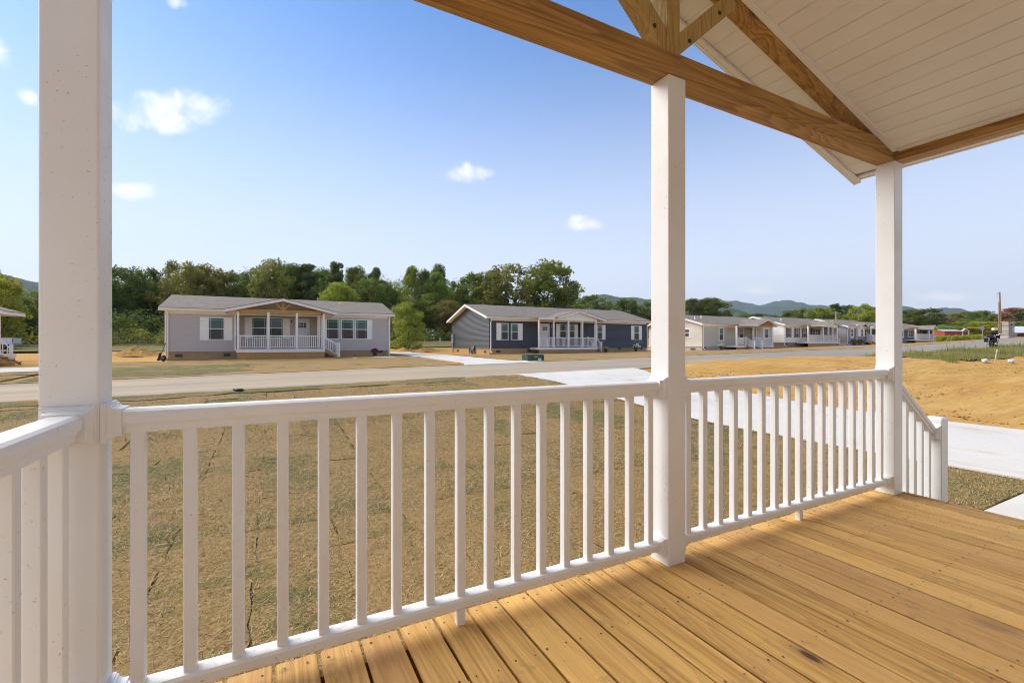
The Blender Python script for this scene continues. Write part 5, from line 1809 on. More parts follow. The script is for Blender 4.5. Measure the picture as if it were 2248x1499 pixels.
def tree_proto(kind, seed):
    """unit tree: height 10, crown about 6 wide; returns (trunk mesh, crown mesh)"""
    rs = random.Random(seed)
    mb = MB()
    cent, rad = [], []
    def limb(p, q, r0, r1, n=5, wob=.15):
        p, q = Vector(p), Vector(q)
        pts = [p.lerp(q, i / n) + (Vector((rs.uniform(-wob, wob), rs.uniform(-wob, wob), 0)) if 0 < i < n else Vector()) for i in range(n + 1)]
        mb.tube(pts, [r0 + (r1 - r0) * i / n for i in range(n + 1)], 6)
        return pts
    if kind == 'pine':
        limb((0, 0, -.3), (rs.uniform(-.2, .2), rs.uniform(-.2, .2), 9.6), .20, .05, 8, .08)
        for i in range(15):
            z = 3.6 + 6.0 * (i / 14) ** .9
            R = (2.5 - 1.9 * ((z - 3.6) / 6.0)) * rs.uniform(.55, 1.25)
            k = rs.randint(3, 5)
            for j in range(k):
                a = rs.uniform(0, 6.28)
                e = (R * math.cos(a), R * math.sin(a), z + rs.uniform(-.1, .5))
                limb((0, 0, z - .3), e, .05, .015, 3, .1)
                for f in (.5, .8, 1.0):
                    cent.append((e[0] * f + rs.uniform(-.2, .2), e[1] * f + rs.uniform(-.2, .2), z - .2 + (e[2] - z + .2) * f + rs.uniform(-.1, .2)))
                    rad.append(rs.uniform(.38, .62))
        me = leaf_mesh('crown', cent, rad, 38, .16, seed, flat=.40)
    elif kind == 'tall':
        limb((0, 0, -.3), (0, 0, 9.2), .17, .04, 8, .1)
        for i in range(70):
            z = rs.uniform(2.0, 9.8)
            env = math.sin(min(1, (10.1 - z) / 5.0) * math.pi / 2) * (1.0 if z > 3.5 else (z - 1.2) / 2.3)
            a = rs.uniform(0, 6.28); R = 2.5 * env * math.sqrt(rs.uniform(.05, 1))
            cent.append((R * math.cos(a), R * math.sin(a), z)); rad.append(rs.uniform(.55, .95))
            if i % 4 == 0: limb((0, 0, max(1.5, z - 1.2)), cent[-1], .05, .012, 3)
        me = leaf_mesh('crown', cent, rad, 120, .135, seed)
    elif kind == 'shrub':
        for i in range(6):
            a = rs.uniform(0, 6.28)
            limb((.1 * math.cos(a), .1 * math.sin(a), -.3), (2.0 * math.cos(a), 2.0 * math.sin(a), rs.uniform(4, 8)), .09, .02, 4)
        for i in range(90):
            z = rs.uniform(.3, 9.8)
            env = math.sqrt(max(.03, 1 - ((z - 4.2) / 5.9) ** 2))
            a = rs.uniform(0, 6.28); R = 3.0 * env * math.sqrt(rs.uniform(.15, 1))
            cent.append((R * math.cos(a), R * math.sin(a), z)); rad.append(rs.uniform(.5, .95))
        me = leaf_mesh('crown', cent, rad, 80, .15, seed, up=.5)
    elif kind == 'bare':
        for i in range(7):
            a = rs.uniform(0, 6.28)
            p = limb((0, 0, -.3), (1.6 * math.cos(a), 1.6 * math.sin(a), rs.uniform(5, 9)), .10, .02, 5, .3)
            for q in p[2:]:
                for j in range(3):
                    b = rs.uniform(0, 6.28)
                    e = (q.x + 1.1 * math.cos(b), q.y + 1.1 * math.sin(b), q.z + rs.uniform(-.2, 1.2))
                    limb(q, e, .03, .008, 2, .1); cent.append(e); rad.append(rs.uniform(.4, .7))
        me = leaf_mesh('crown', cent, rad, 26, .11, seed)
    else:   # broadleaf: trunk forking into limbs, crown of many clumps with holes
        h0 = rs.uniform(2.0, 3.0)
        limb((0, 0, -.3), (rs.uniform(-.15, .15), rs.uniform(-.15, .15), h0), .24, .17, 4, .06)
        tips = []
        nl = 7
        for i in range(nl):
            a = 6.283 * i / nl + rs.uniform(-.4, .4); R = rs.uniform(1.2, 2.6); z = rs.uniform(4.5, 8.8)
            pts = limb((0, 0, h0 - .2), (R * math.cos(a), R * math.sin(a), z), .13, .035, 5, .22)
            tips += pts[2:]
            for q in pts[2:]:
                b = a + rs.uniform(-1.2, 1.2)
                e = Vector((q.x + rs.uniform(.5, 1.2) * math.cos(b), q.y + rs.uniform(.5, 1.2) * math.sin(b), q.z + rs.uniform(-.3, .9)))
                limb(q, e, .04, .012, 2, .1); tips.append(e)
        full = kind == 'broad'
        for i in range(105 if full else 80):
            z = rs.uniform(1.9 if full else 2.4, 9.7)
            env = math.sqrt(max(.02, 1 - ((z - 5.6) / 4.4) ** 2))
            a = rs.uniform(0, 6.28); R = 3.0 * env * math.sqrt(rs.uniform(.12, 1)) * (1 + .22 * math.sin(3 * a + seed) + .12 * math.sin(7 * a + z))
            cent.append((R * math.cos(a), R * math.sin(a), z + rs.uniform(-.2, .2))); rad.append(rs.uniform(.5, 1.0) * (1 if full else .8))
        for q in tips: cent.append(tuple(q)); rad.append(rs.uniform(.45, .75))
        me = leaf_mesh('crown', cent, rad, 84 if full else 62, .145, seed, flat=.15)
    tm = mb.mesh('trunk', True)
    return tm, me

LEAF = dict(
    dark=leaf('leaf_dark', (.070, .100, .024), (.200, .230, .058)),
    mid=leaf('leaf_mid', (.110, .150, .028), (.275, .315, .070)),
    bright=leaf('leaf_bright', (.170, .240, .032), (.400, .460, .082)),
    lime=leaf('leaf_lime', (.250, .290, .036), (.520, .540, .090)),
    olive=leaf('leaf_olive', (.170, .165, .040), (.370, .345, .095)),
    rust=leaf('leaf_rust', (.210, .105, .042), (.400, .230, .090), .35),
    tan=leaf('leaf_tan', (.290, .200, .110), (.480, .360, .220), .35),
    pine=leaf('needle_pine', (.064, .096, .028), (.175, .205, .062), .35))
PROTO = {}
for _k, _n in (('broad', 4), ('open', 3), ('pine', 3), ('tall', 3), ('shrub', 3), ('bare', 2)):
    PROTO[_k] = [tree_proto(_k, 10 * i + len(_k)) for i in range(_n)]
_variants = {}
_tree_i = [0]
def tree(x, ytop, w, Y, kind, col, label, ybase=None, pale=False, depth=None, cat='tree', group='trees beyond the houses', name=None, zb=None):
    """x, ytop, w: where the crown sits and how wide it is in the photograph; Y: how far away it grows"""
    i = _tree_i[0]; _tree_i[0] += 1
    p = at_depth(x, 700, depth) if depth else at(x, 700, Y)
    zgr = zg1(p.x, p.y) if zb is None else zb
    d = p.x * SS + p.y * CC
    top = CAM_H + (CY - ytop) / FPX * d
    H = max(1.0, top - zgr)
    Wm = w * 1.22 / FPX * d
    tm, cm = PROTO[kind][i % len(PROTO[kind])]
    key = (kind, i % len(PROTO[kind]), col, pale)
    if key not in _variants:
        a, b = tm.copy(), cm.copy()
        a.materials.append(M['bark_pale'] if pale else M['bark']); b.materials.append(LEAF[col])
        _variants[key] = (a, b)
    a, b = _variants[key]
    o = empty(name or {'pine': 'pine_tree', 'shrub': 'shrub', 'bare': 'shrub'}.get(kind, 'tree'), (p.x, p.y, zgr), label, cat, group, rz=(i * 2.39) % 6.28)
    base_w = {'broad': 6.6, 'open': 6.4, 'pine': 5.0, 'tall': 4.2, 'shrub': 6.4, 'bare': 5.5}[kind]
    o.scale = (Wm / base_w, Wm / base_w, H / 10.0)
    for nm, me in (('trunk', a), ('crown', b)):
        c = bpy.data.objects.new(nm, me); COL.objects.link(c); c.parent = o
    return o

TL = 'trees beyond the houses'
T = [
    (-34, 590, 110, 78, 'open', 'olive', 'tall thin-leaved tree reaching in at the upper left edge'),
    (4, 612, 62, 66, 'broad', 'lime', 'yellow-green tree at the left edge above the porch corner'),
    (40, 655, 60, 72, 'broad', 'mid', 'green tree behind the white pickup'),
    (62, 668, 50, 80, 'open', 'olive', 'dull olive tree with pale trunk just left of the near post'),
    (120, 640, 90, 84, 'broad', 'dark', 'dark tree mostly hidden behind the near left post'),
    (205, 615, 90, 82, 'broad', 'dark', 'dark tree showing right behind the near left post'),
    (272, 588, 92, 80, 'broad', 'dark', 'tall dark oak first right of the near left post'),
    (326, 592, 70, 84, 'broad', 'dark', 'dark oak second right of the near left post'),
    (395, 574, 86, 79, 'open', 'olive', 'olive loose-crowned tree above the grey house left roof end'),
    (446, 582, 92, 82, 'broad', 'olive', 'broad olive-green tree above the grey house roof'),
    (497, 597, 74, 84, 'broad', 'mid', 'mid green tree left of the timber gable'),
    (545, 600, 62, 88, 'broad', 'dark', 'dark rounded tree just left of the gable peak'),
    (598, 572, 78, 80, 'open', 'olive', 'light olive tree with sparse top above the gable peak'),
    (632, 579, 78, 84, 'broad', 'mid', 'dense round green tree right of the gable peak'),
    (676, 585, 66, 82, 'pine', 'pine', 'broad dark pine beyond the grey house right roof'),
    (706, 592, 56, 88, 'broad', 'mid', 'green tree between the two pines'),
    (737, 577, 52, 83, 'pine', 'pine', 'tallest pine with tiered top beyond the grey house'),
    (783, 586, 62, 87, 'broad', 'dark', 'dark tree beyond the roof vent of the grey house'),
    (822, 592, 54, 85, 'pine', 'pine', 'dark pine above the grey house right roof end'),
    (852, 622, 50, 86, 'broad', 'mid', 'lower tree filling the dip right of the pines'),
    (742, 622, 78, 72, 'broad', 'bright', 'light green tree in front of the pines'),
    (806, 612, 84, 75, 'open', 'mid', 'pale-limbed tree standing before the dark pines'),
    (862, 664, 52, 57, 'bare', 'tan', 'brown half-bare shrub at the grey house right corner'),
    (893, 668, 74, 52, 'shrub', 'bright', 'bright green bushy tree between the grey and navy houses'),
    (903, 590, 50, 86, 'tall', 'bright', 'tall bright tree above the bushy tree'),
    (931, 598, 40, 84, 'tall', 'mid', 'narrow green tree left of the dark-topped one'),
    (962, 587, 48, 90, 'tall', 'dark', 'dark-topped tall tree above the navy house left end'),
    (958, 603, 50, 82, 'tall', 'bright', 'bright narrow tree in front of the dark-topped one'),
    (922, 655, 80, 76, 'open', 'dark', 'shaded grey-limbed tree behind the bushy tree'),
    (1003, 618, 50, 84, 'open', 'mid', 'thin tree in the gap before the navy house gable'),
    (1038, 602, 74, 82, 'broad', 'mid', 'full green tree over the navy house gable'),
    (1076, 601, 54, 88, 'broad', 'mid', 'green tree tucked behind the big olive one'),
    (985, 660, 66, 72, 'broad', 'olive', 'low olive tree against the navy house end wall'),
    (1112, 584, 112, 76, 'open', 'olive', 'large olive-brown tree above the navy house'),
    (1206, 578, 132, 80, 'broad', 'mid', 'big round green tree behind the navy house porch'),
    (1298, 650, 70, 96, 'broad', 'dark', 'rounded dark tree right of the big round tree'),
    (1262, 668, 50, 90, 'broad', 'mid', 'small green tree beneath the big round tree'),
    (1372, 657, 66, 100, 'broad', 'dark', 'dark domed tree above the navy house right roof'),
    (1335, 684, 60, 104, 'broad', 'dark', 'low dark tree between two taller dark ones'),
    (1424, 664, 46, 100, 'broad', 'dark', 'dark tree just left of the middle post'),
    (1528, 656, 66, 96, 'broad', 'dark', 'dark tree just right of the middle post'),
    (1562, 654, 58, 92, 'broad', 'dark', 'spreading dark tree above the sage house roof'),
]
for (x, y, w, Y, k, c, l) in T:
    tree(x, y, w, Y, k, c, l, pale=('pale' in l or 'limb' in l), cat='shrub' if 'shrub' in l else 'tree', group=TL)
# farther trees to the right: placed by their distance from the camera
TR = [
    (1596, 682, 30, 170, 'pine', 'pine', 'small round pine left of the foothill'),
    (1632, 692, 44, 190, 'broad', 'dark', 'low dark tree left of the sage gable'),
    (1660, 688, 36, 185, 'broad', 'dark', 'dark tree above the sage house porch'),
    (1700, 693, 44, 190, 'broad', 'dark', 'low dark tree between sage and white houses'),
    (1738, 682, 52, 170, 'broad', 'dark', 'dark tree above the white house left end'),
    (1768, 678, 48, 165, 'broad', 'mid', 'green tree above the white house shutters'),
    (1800, 676, 60, 150, 'broad', 'bright', 'wide light green tree behind the white porch gable'),
    (1832, 668, 38, 160, 'pine', 'pine', 'dark pine behind the far utility pole'),
    (1858, 671, 40, 165, 'broad', 'dark', 'dark tree right of the far utility pole'),
    (1893, 669, 52, 150, 'broad', 'lime', 'yellow-green tree left of the corner post'),
    (1925, 674, 46, 160, 'broad', 'dark', 'dark tree behind the corner post'),
    (1986, 682, 44, 150, 'broad', 'dark', 'dark tree just right of the corner post'),
    (2028, 678, 74, 130, 'broad', 'dark', 'large dark tree above the blue house'),
    (2064, 692, 34, 150, 'open', 'tan', 'tan-brown tree right of the large dark tree'),
    (2072, 713, 30, 118, 'broad', 'bright', 'small bright tree beside the red barn'),
    (2094, 687, 46, 165, 'broad', 'olive', 'olive tree above the red barn'),
    (2128, 684, 46, 180, 'broad', 'mid', 'green tree behind the barn roof end'),
    (2152, 683, 56, 170, 'broad', 'dark', 'dark tree above the grey road sign'),
    (2182, 690, 46, 165, 'broad', 'mid', 'green tree left of the tall utility pole'),
    (2122, 702, 44, 140, 'broad', 'bright', 'light green tree right of the barn'),
    (2158, 706, 60, 125, 'broad', 'lime', 'yellow-green trees low behind the road sign'),
    (2192, 712, 40, 130, 'broad', 'mid', 'low green tree behind the tall utility pole'),
    (2226, 676, 60, 160, 'broad', 'rust', 'rust-tinged tree right of the tall utility pole'),
    (2262, 684, 60, 150, 'broad', 'dark', 'dark tree at the right edge'),
    (2224, 706, 56, 145, 'broad', 'mid', 'green tree below the rust-tinged one'),
]
for (x, y, w, d, k, c, l) in TR:
    tree(x, y, w, None, k, c, l, depth=d, group='trees at the end of the street')

def mass(name, label, pts, n, rad, size, col, seed, hfun, kind='stuff', per=34):
    """a belt of undergrowth or far woodland that reads as one mass"""
    rs = np.random.RandomState(seed)
    P = []
    for i in range(n):
        k = rs.uniform(0, len(pts) - 1); a = int(k); f = k - a
        x = pts[a][0] * (1 - f) + pts[a + 1][0] * f + rs.normal(0, 1) * pts[0][2]
        y = pts[a][1] * (1 - f) + pts[a + 1][1] * f + rs.normal(0, 1) * pts[0][2]
        h = hfun(x, y, rs)
        P.append((x, y, zg1(x, y) + rs.uniform(0, 1) ** .8 * h))
    me = leaf_mesh(name, P, rs.uniform(rad * .6, rad * 1.4, n), per, size, seed, up=.5)
    tag(link_mesh(name, me, LEAF[col]), label, None, None, kind)
# shaded wood behind the first trees, brush along its foot
mass('woodland', 'shaded wood behind the front row of trees', [(-46, 96, 3.0), (-20, 98), (10, 98), (44, 100)], 1000, 2.0, .19, 'mid', 1, lambda x, y, r: 12.2 if x > -14 else 12.2 - .28 * min(24, -14 - x), per=120)
mass('woodland', 'dim wood behind the navy house', [(44, 100, 3.0), (62, 104), (84, 112), (110, 122)], 340, 1.8, .22, 'mid', 2, lambda x, y, r: 6.0, per=95)
mass('undergrowth', 'low weedy brush along the foot of the wood', [(-44, 66, 1.2), (-20, 67), (4, 69), (20, 70), (34, 72)], 420, .75, .14, 'olive', 3, lambda x, y, r: 1.6)
mass('undergrowth', 'dark brush under the tree line', [(-44, 72, 1.5), (-20, 73), (4, 74), (24, 77), (46, 84)], 460, 1.2, .15, 'dark', 4, lambda x, y, r: 3.6, per=60)
mass('woodland', 'low far woods at the end of the street', [(150, 115, 6.0), (185, 95), (215, 80), (250, 62)], 420, 2.4, .30, 'mid', 5, lambda x, y, r: 5.0, per=70)
mass('woodland', 'distant woods above the row of houses', [(110, 122, 4.0), (128, 128), (150, 115)], 240, 2.0, .28, 'dark', 6, lambda x, y, r: 5.0, per=70)
# ------------------------------------------------------------------ smaller things
def ground_at(x, Y):
    X = ax(x, Y); return Vector((X, Y, zg1(X, Y)))

def pickup():
    p = ground_at(8, 60.0)
    r = empty('pickup_truck', p, 'white pickup truck parked at the far left by the trees', 'truck')
    white = plain('truck_white', (.80, .80, .80), .25)
    x1 = ax(37, 60.0)             # tailgate end
    y0, y1, z = p.y - .9, p.y + .9, p.z
    b = MB()
    b.extrude_y([(x1 - 5.4, z + .45), (x1, z + .50), (x1, z + 1.10), (x1 - 2.05, z + 1.10), (x1 - 2.06, z + 1.06), (x1 - 3.7, z + 1.06), (x1 - 5.35, z + .98)], y0, y1)
    b.build('body', white, r)
    c = MB()
    c.hexa([(x1 - 3.75, y0 + .05, z + 1.06), (x1 - 2.1, y0 + .05, z + 1.06), (x1 - 2.1, y1 - .05, z + 1.06), (x1 - 3.75, y1 - .05, z + 1.06),
            (x1 - 3.1, y0 + .2, z + 1.72), (x1 - 2.2, y0 + .2, z + 1.72), (x1 - 2.2, y1 - .2, z + 1.72), (x1 - 3.1, y1 - .2, z + 1.72)])
    c.build('cab', white, r)
    MB().hexa([(x1 - 3.35, y0 + .03, z + 1.10), (x1 - 2.25, y0 + .03, z + 1.10), (x1 - 2.25, y0 + .06, z + 1.10), (x1 - 3.35, y0 + .06, z + 1.10),
               (x1 - 3.0, y0 + .165, z + 1.62), (x1 - 2.28, y0 + .165, z + 1.62), (x1 - 2.28, y0 + .19, z + 1.62), (x1 - 3.0, y0 + .19, z + 1.62)]).build('window', M['glass'], r)
    for wx in (x1 - 1.15, x1 - 4.45):
        for wy in (y0 - .02, y1 - .20):
            w = MB().disc_y((wx, wy, z + .36), .18, .36, 0, .22).build('wheel', M['black'], r)
            MB().disc_y((wx, wy, z + .36), .02, .18, .03, .19, 12).build('rim', M['grey_metal'], w)
    MB().box(x1, x1 + .03, y0 + .05, y0 + .18, z + .75, z + 1.0).build('tail_light', M['red_lbl'], r)
    MB().box(x1 + .001, x1 + .12, y0 + .02, y1 - .02, z + .45, z + .60).build('bumper', M['grey_metal'], r)
pickup()

def mound(x, Y, w, h, label, seed):
    p = ground_at(x, Y)
    n = 22
    a = np.linspace(-1, 1, n)
    U, V = np.meshgrid(a, a)
    r2 = U ** 2 + V ** 2
    Z = np.maximum(-.1, (1 - np.sqrt(r2)) * h * (1 + .25 * fbm(U * 3, V * 3, 2.0, seed, 3))) + .04 * fbm(U * 9, V * 9, 2.2, seed + 1, 3)
    X = p.x + U * w / 2; Y2 = p.y + V * w / 2.2
    o = grid_mesh('dirt_mound', X, Y2, zg(X, Y2) - .03 + Z, M['clay'], smooth=False)
    tag(o, label, 'mound', 'mounds of loose clay')
mound(299, 50, 3.6, .75, 'low clay mound left of the grey house', 1)
mound(884, 48, 2.6, .42, 'clay heap in front of the bushy green tree', 2)
mound(935, 49, 2.9, .44, 'clay heap left of the navy house end wall', 3)

def corner_clutter():
    Y = 36.4
    p = ground_at(358, Y)
    t = empty('leaning_tool', p, 'dark long-handled tool leaning on the grey house corner', 'tool')
    MB().tube([(p.x - .12, p.y - .1, p.z + .3), (p.x + .08, p.y + .35, p.z + 1.12)], [.028, .02], 8).build('handle', plain('tool_wood', (.10, .055, .03), .6), t)
    b = MB()
    b.hexa([(p.x - .30, p.y - .16, p.z), (p.x - .12, p.y - .16, p.z), (p.x - .12, p.y - .12, p.z), (p.x - .30, p.y - .12, p.z), (p.x - .17, p.y - .12, p.z + .5), (p.x - .07, p.y - .12, p.z + .5), (p.x - .07, p.y - .08, p.z + .5), (p.x - .17, p.y - .08, p.z + .5)])
    b.build('blade', M['dark_bag'], t)
    g = empty('black_bag', (p.x + .05, p.y - .2, p.z), 'black bag with white mark slumped at the grey house corner', 'bag')
    mb = MB()
    rs = random.Random(4)
    mb.ball((p.x + .05, p.y - .2, p.z + .14), .17, .13, .19, 12, 8, .10, rs)
    mb.build('bag', M['dark_bag'], g, True)
    MB().tube([(p.x - .02, p.y - .335, p.z + .10), (p.x - .0, p.y - .345, p.z + .17), (p.x + .06, p.y - .345, p.z + .18), (p.x + .09, p.y - .335, p.z + .12)], .012, 6).build('mark', M['white'], g)
corner_clutter()

def bird():
    p = at(523, 868, 13.75); p.z = zg1(p.x, p.y) - .005
    r = empty('bird', p, 'small dark grey bird on the grass verge by the street', 'bird')
    u = Vector((CC, -SS, 0))          # lies across the view, head to the left
    def q(a, z, s=0): return p + u * a + Vector((0, 0, z)) + Vector((SS, CC, 0)) * s
    mb = MB().tube([q(-.155, .094), q(-.14, .096), q(-.125, .098), q(-.10, .096), q(-.08, .086), q(-.05, .080), q(0, .078), q(.05, .080), q(.09, .080), q(.13, .082), q(.165, .084)],
                   [.003, .007, .022, .027, .030, .046, .056, .047, .028, .020, .010], 12)
    mb.build('body', plain('feather', (.050, .042, .040), .7), r, True)
    for s in (-1, 1):
        MB().tube([q(-.03, .09, s * .045), q(.05, .095, s * .05), q(.115, .115, s * .02)], [.012, .028, .006], 8).build('wing', plain('wing', (.032, .026, .024), .7), r, True)
        MB().tube([q(.005, .05, s * .02), q(.0, -.03, s * .02)], .005, 6).build('leg', M['vent'], r)
    MB().tube([q(-.150, .101), q(-.178, .094)], [.006, .001], 6).build('beak', M['black'], r)
bird()

def transformer():
    Y = 23.0
    a, b = ax(1158.5, Y), ax(1194.5, Y)
    z = zg1((a + b) / 2, Y) + .01
    h = az(1175, 778.5, Y) - z
    r = empty('transformer_box', ((a + b) / 2, Y, z), 'dark green utility transformer box at the kerb before the navy house', 'utility box')
    MB().box(a - .05, b + .05, Y - .05, Y + .75, z - .05, z + .04).build('pad', M['concrete'], r)
    mb = MB()
    mb.box(a, b, Y, Y + .7, z + .041, z + h * .82)
    mb.prism([(a, Y, z + h * .82), (b, Y, z + h * .82), (b, Y + .7, z + h * .82), (a, Y + .7, z + h * .82)], [(a, Y + .10, z + h), (b, Y + .10, z + h), (b, Y + .7, z + h), (a, Y + .7, z + h)])
    mb.build('cabinet', M['box_green'], r)
    w = b - a
    MB().box(a + .5 * w - .008, a + .5 * w + .008, Y - .006, Y - .001, z + .06, z + h * .80).build('door_seam', M['black'], r)
    l = MB().box(a + .40 * w, a + .585 * w, Y - .012, Y - .0065, z + h * .56, z + h * .76).build('warning_label', M['yellow'], r)
    m = MB()
    for i in range(5): m.box(a + (.425 + i * .03) * w, a + (.443 + i * .03) * w, Y - .015, Y - .0125, z + h * .63, z + h * .70)
    m.build('label_print', M['black'], l)
    l2 = MB().box(a + .62 * w, a + .82 * w, Y - .010, Y - .001, z + h * .08, z + h * .48).build('hazard_label', M['white'], r)
    MB().box(a + .63 * w, a + .81 * w, Y - .013, Y - .0105, z + h * .36, z + h * .46).build('label_band', M['red_lbl'], l2)
transformer()

def flower_pot(x, Y, w, col, label, pot=(.05, .045, .04), green=.25, seed=1, leafy=False):
    p = ground_at(x, Y)
    p.z += .01
    r = empty('potted_plant' , p, label, 'plant')
    ph = w * .45
    MB().lathe([(w * .20, 0), (w * .28, ph), (w * .30, ph + .01), (w * .26, ph + .012)], p, 12).build('pot', plain('pot', pot, .6), r)
    rs = np.random.RandomState(seed)
    n = 40
    d = rs.normal(size=(n, 3)); d[:, 2] = np.abs(d[:, 2]); d /= np.linalg.norm(d, axis=1)[:, None]
    c = np.array(p) + np.array([0, 0, ph + .02]) + d * w * .45 * np.array([1, 1, .75])
    if green: link_mesh('leaves', leaf_mesh('leaves', c * [1, 1, 1] - [0, 0, w * .05], np.full(n, w * .10), 10, w * .06, seed), LEAF['mid'], r)
    if col: link_mesh('blossoms', leaf_mesh('blossoms', c + [0, 0, w * .03], np.full(n, w * .09), 16, w * .055, seed + 5), leaf('blossom', col, tuple(min(1, v * 1.5) for v in col), .2), r)
    return r
def sprig(x, Y, h, label, seed):
    p = ground_at(x, Y)
    r = empty('garden_plant', p, label, 'plant')
    rs = np.random.RandomState(seed)
    mb = MB()
    for i in range(9):
        a = rs.uniform(0, 6.28); l = h * rs.uniform(.6, 1)
        d = Vector((math.cos(a) * .55, math.sin(a) * .55, .8))
        mb.tube([p + Vector((0, 0, -.02)), p + d * l * .6, p + d * l + Vector((0, 0, -.1 * l))], [.03 * h, .05 * h, .004], 4)
    mb.build('leaves', LEAF['mid'], r)
flower_pot(823, 35.6, .62, (.22, .010, .025), 'potted dark red mum before the grey house', seed=2)
sprig(780, 35.8, .28, 'small grassy plant left of the red mum', 3)
sprig(841, 35.9, .30, 'small green sprig right of the red mum', 4)
flower_pot(1330, 34.9, .60, (.62, .50, .30), 'dark pot of cream flowers beside the navy house newel', seed=5)
sprig(1352, 36.2, .25, 'small plant under the navy house foundation vent', 6)
flower_pot(1397, 35.9, .85, (.70, .68, .60), 'white flowering mum at the navy house right end', seed=7)
flower_pot(1584.5, 35.6, .80, (.70, .68, .58), 'white flowering mum before the sage house', seed=8)
flower_pot(1875, 35.8, .95, (.16, .02, .03), 'left of two dark red mums before the slate house', seed=9)
flower_pot(1888, 35.8, .90, (.16, .02, .03), 'right of two dark red mums before the slate house', seed=10)

def plant_stake():
    p = ground_at(1399.5, 35.6)
    r = empty('garden_stake', p, 'thin white spreading garden stake over the white mum', 'stake')
    MB().tube([p, p + Vector((0, 0, .85))], .010, 6).build('stem', M['white'], r)
    for s, k in ((-1, .55), (-1, .28), (1, .32), (1, .58)):
        MB().tube([p + Vector((0, 0, .80)), p + Vector((s * k * .5, 0, .86)), p + Vector((s * k, 0, 1.02 if k > .4 else 1.12))], .007, 5).build('arm', M['white'], r)
plant_stake()

def hose():
    pts = [at(-10 + i * 9, 811.5 + .35 * math.sin(i), 26.2) for i in range(12)]
    for q in pts: q.z = zg1(q.x, q.y) + .03
    tag(MB().tube(pts, .012, 6).build('garden_hose', plain('hose_green', (.03, .07, .04), .5)), 'dark green hose across the far left lawn', 'hose')
hose()

# --- end of the street
def power_pole(x, ytop, d, label, r0=.16, arm=True, conduit=False, ybase=None, lean=0.0):
    p = at_depth(x, 700, d); p.z = zg1(p.x, p.y)
    top = CAM_H + (CY - ytop) / FPX * d
    r = empty('utility_pole', p, label, 'pole', 'utility poles')
    wood_m = plain('pole_wood', (.33, .22, .12) if conduit else (.42, .38, .33), .85, .2, 0, .25, 2)
    u = Vector((CC, -SS, 0))
    t = Vector((p.x, p.y, top)) - u * lean
    MB().tube([p - Vector((0, 0, .5)), p.lerp(t, .5), t], [r0 * 1.25, r0 * 1.1, r0 * .8], 10).build('shaft', wood_m, r)
    if arm:
        a = t - Vector((0, 0, .5))
        MB().tube([a - u * 1.3, a + u * 1.3], .07, 6).build('crossarm', wood_m, r)
        for s in (-1.2, 0.0, 1.2): MB().tube([a + u * s, a + u * s + Vector((0, 0, .3))], .06, 6).build('insulator', M['grey_metal'], r)
    else:
        MB().tube([t - u * .1 - Vector((0, 0, .25)), t - u * .55 - Vector((0, 0, .30))], .05, 6).build('bracket', M['black'], r)
        MB().tube([t - u * .55 - Vector((0, 0, .32)), t - u * .55 - Vector((0, 0, 1.2))], .03, 6).build('cutout', M['grey_metal'], r)
    if conduit:
        off = u * (r0 * 1.25 + .10)
        MB().tube([p - off, p.lerp(t, .78) - off * .95], .06, 8).build('conduit', M['grey_metal'], r)
    return r, t
PL, tl = power_pole(1835, 684, 118, 'grey utility pole behind the white porch gable', .16)
PRR, tr = power_pole(2197, 641, 96, 'tall brown utility pole beside the stone pillar', .17, arm=False, conduit=True, lean=.25)
for k, (dz, dx) in enumerate(((.2, 0), (-1.6, 0))):
    a = tl + Vector((0, 0, dz if k == 0 else -2.0)); b = tr + Vector((0, 0, -.6 if k == 0 else -7.6))
    if k == 0: continue
    pts = [a.lerp(b, i / 12) - Vector((0, 0, .6 * math.sin(math.pi * i / 12))) for i in range(13)]
    tag(MB().tube(pts, .016, 5).build('overhead_wire', plain('wire', (.45, .47, .45), .5)), 'thin wire strung between the two utility poles', 'wire')

def road_sign():
    d = 72
    p = at_depth(2156, 700, d); p.z = zg1(p.x, p.y)
    r = empty('road_sign', p, 'grey back of a square road sign on a post', 'sign')
    u = Vector((CC, -SS, 0))
    h = CAM_H + (CY - 716) / FPX * d
    t = Vector((p.x, p.y, h)) + u * .1
    MB().tube([p, t], .045, 8).build('post', M['grey_metal'], r)
    mb = MB()
    c = t - Vector((0, 0, .33)); v = Vector((SS, CC, 0))
    q = [c - u * .29 - Vector((0, 0, .29)), c + u * .29 - Vector((0, 0, .29)), c + u * .29 + Vector((0, 0, .29)), c - u * .29 + Vector((0, 0, .29))]
    mb.prism([a + v * .05 for a in q], [a + v * .065 for a in q])
    mb.build('plate', M['grey_metal'], r)
road_sign()

def small_box():
    d = 100
    p = at_depth(2187, 722, d)
    g = zg1(p.x, p.y)
    r = empty('mailbox', (p.x, p.y, g), 'white box on a stand left of the tall pole', 'box')
    u = Vector((CC, -SS, 0)); v = Vector((SS, CC, 0))
    c = p
    q = [c - u * .42 - Vector((0, 0, .22)), c + u * .42 - Vector((0, 0, .22)), c + u * .42 + Vector((0, 0, .10)), c + u * .25 + Vector((0, 0, .22)), c - u * .25 + Vector((0, 0, .22)), c - u * .42 + Vector((0, 0, .10))]
    MB().prism([a for a in q], [a + v * .6 for a in q]).build('case', M['white'], r)
    MB().tube([Vector((p.x, p.y, g)) + v * .3, c - Vector((0, 0, .2)) + v * .3], .07, 8).build('post', M['bark'], r)
small_box()

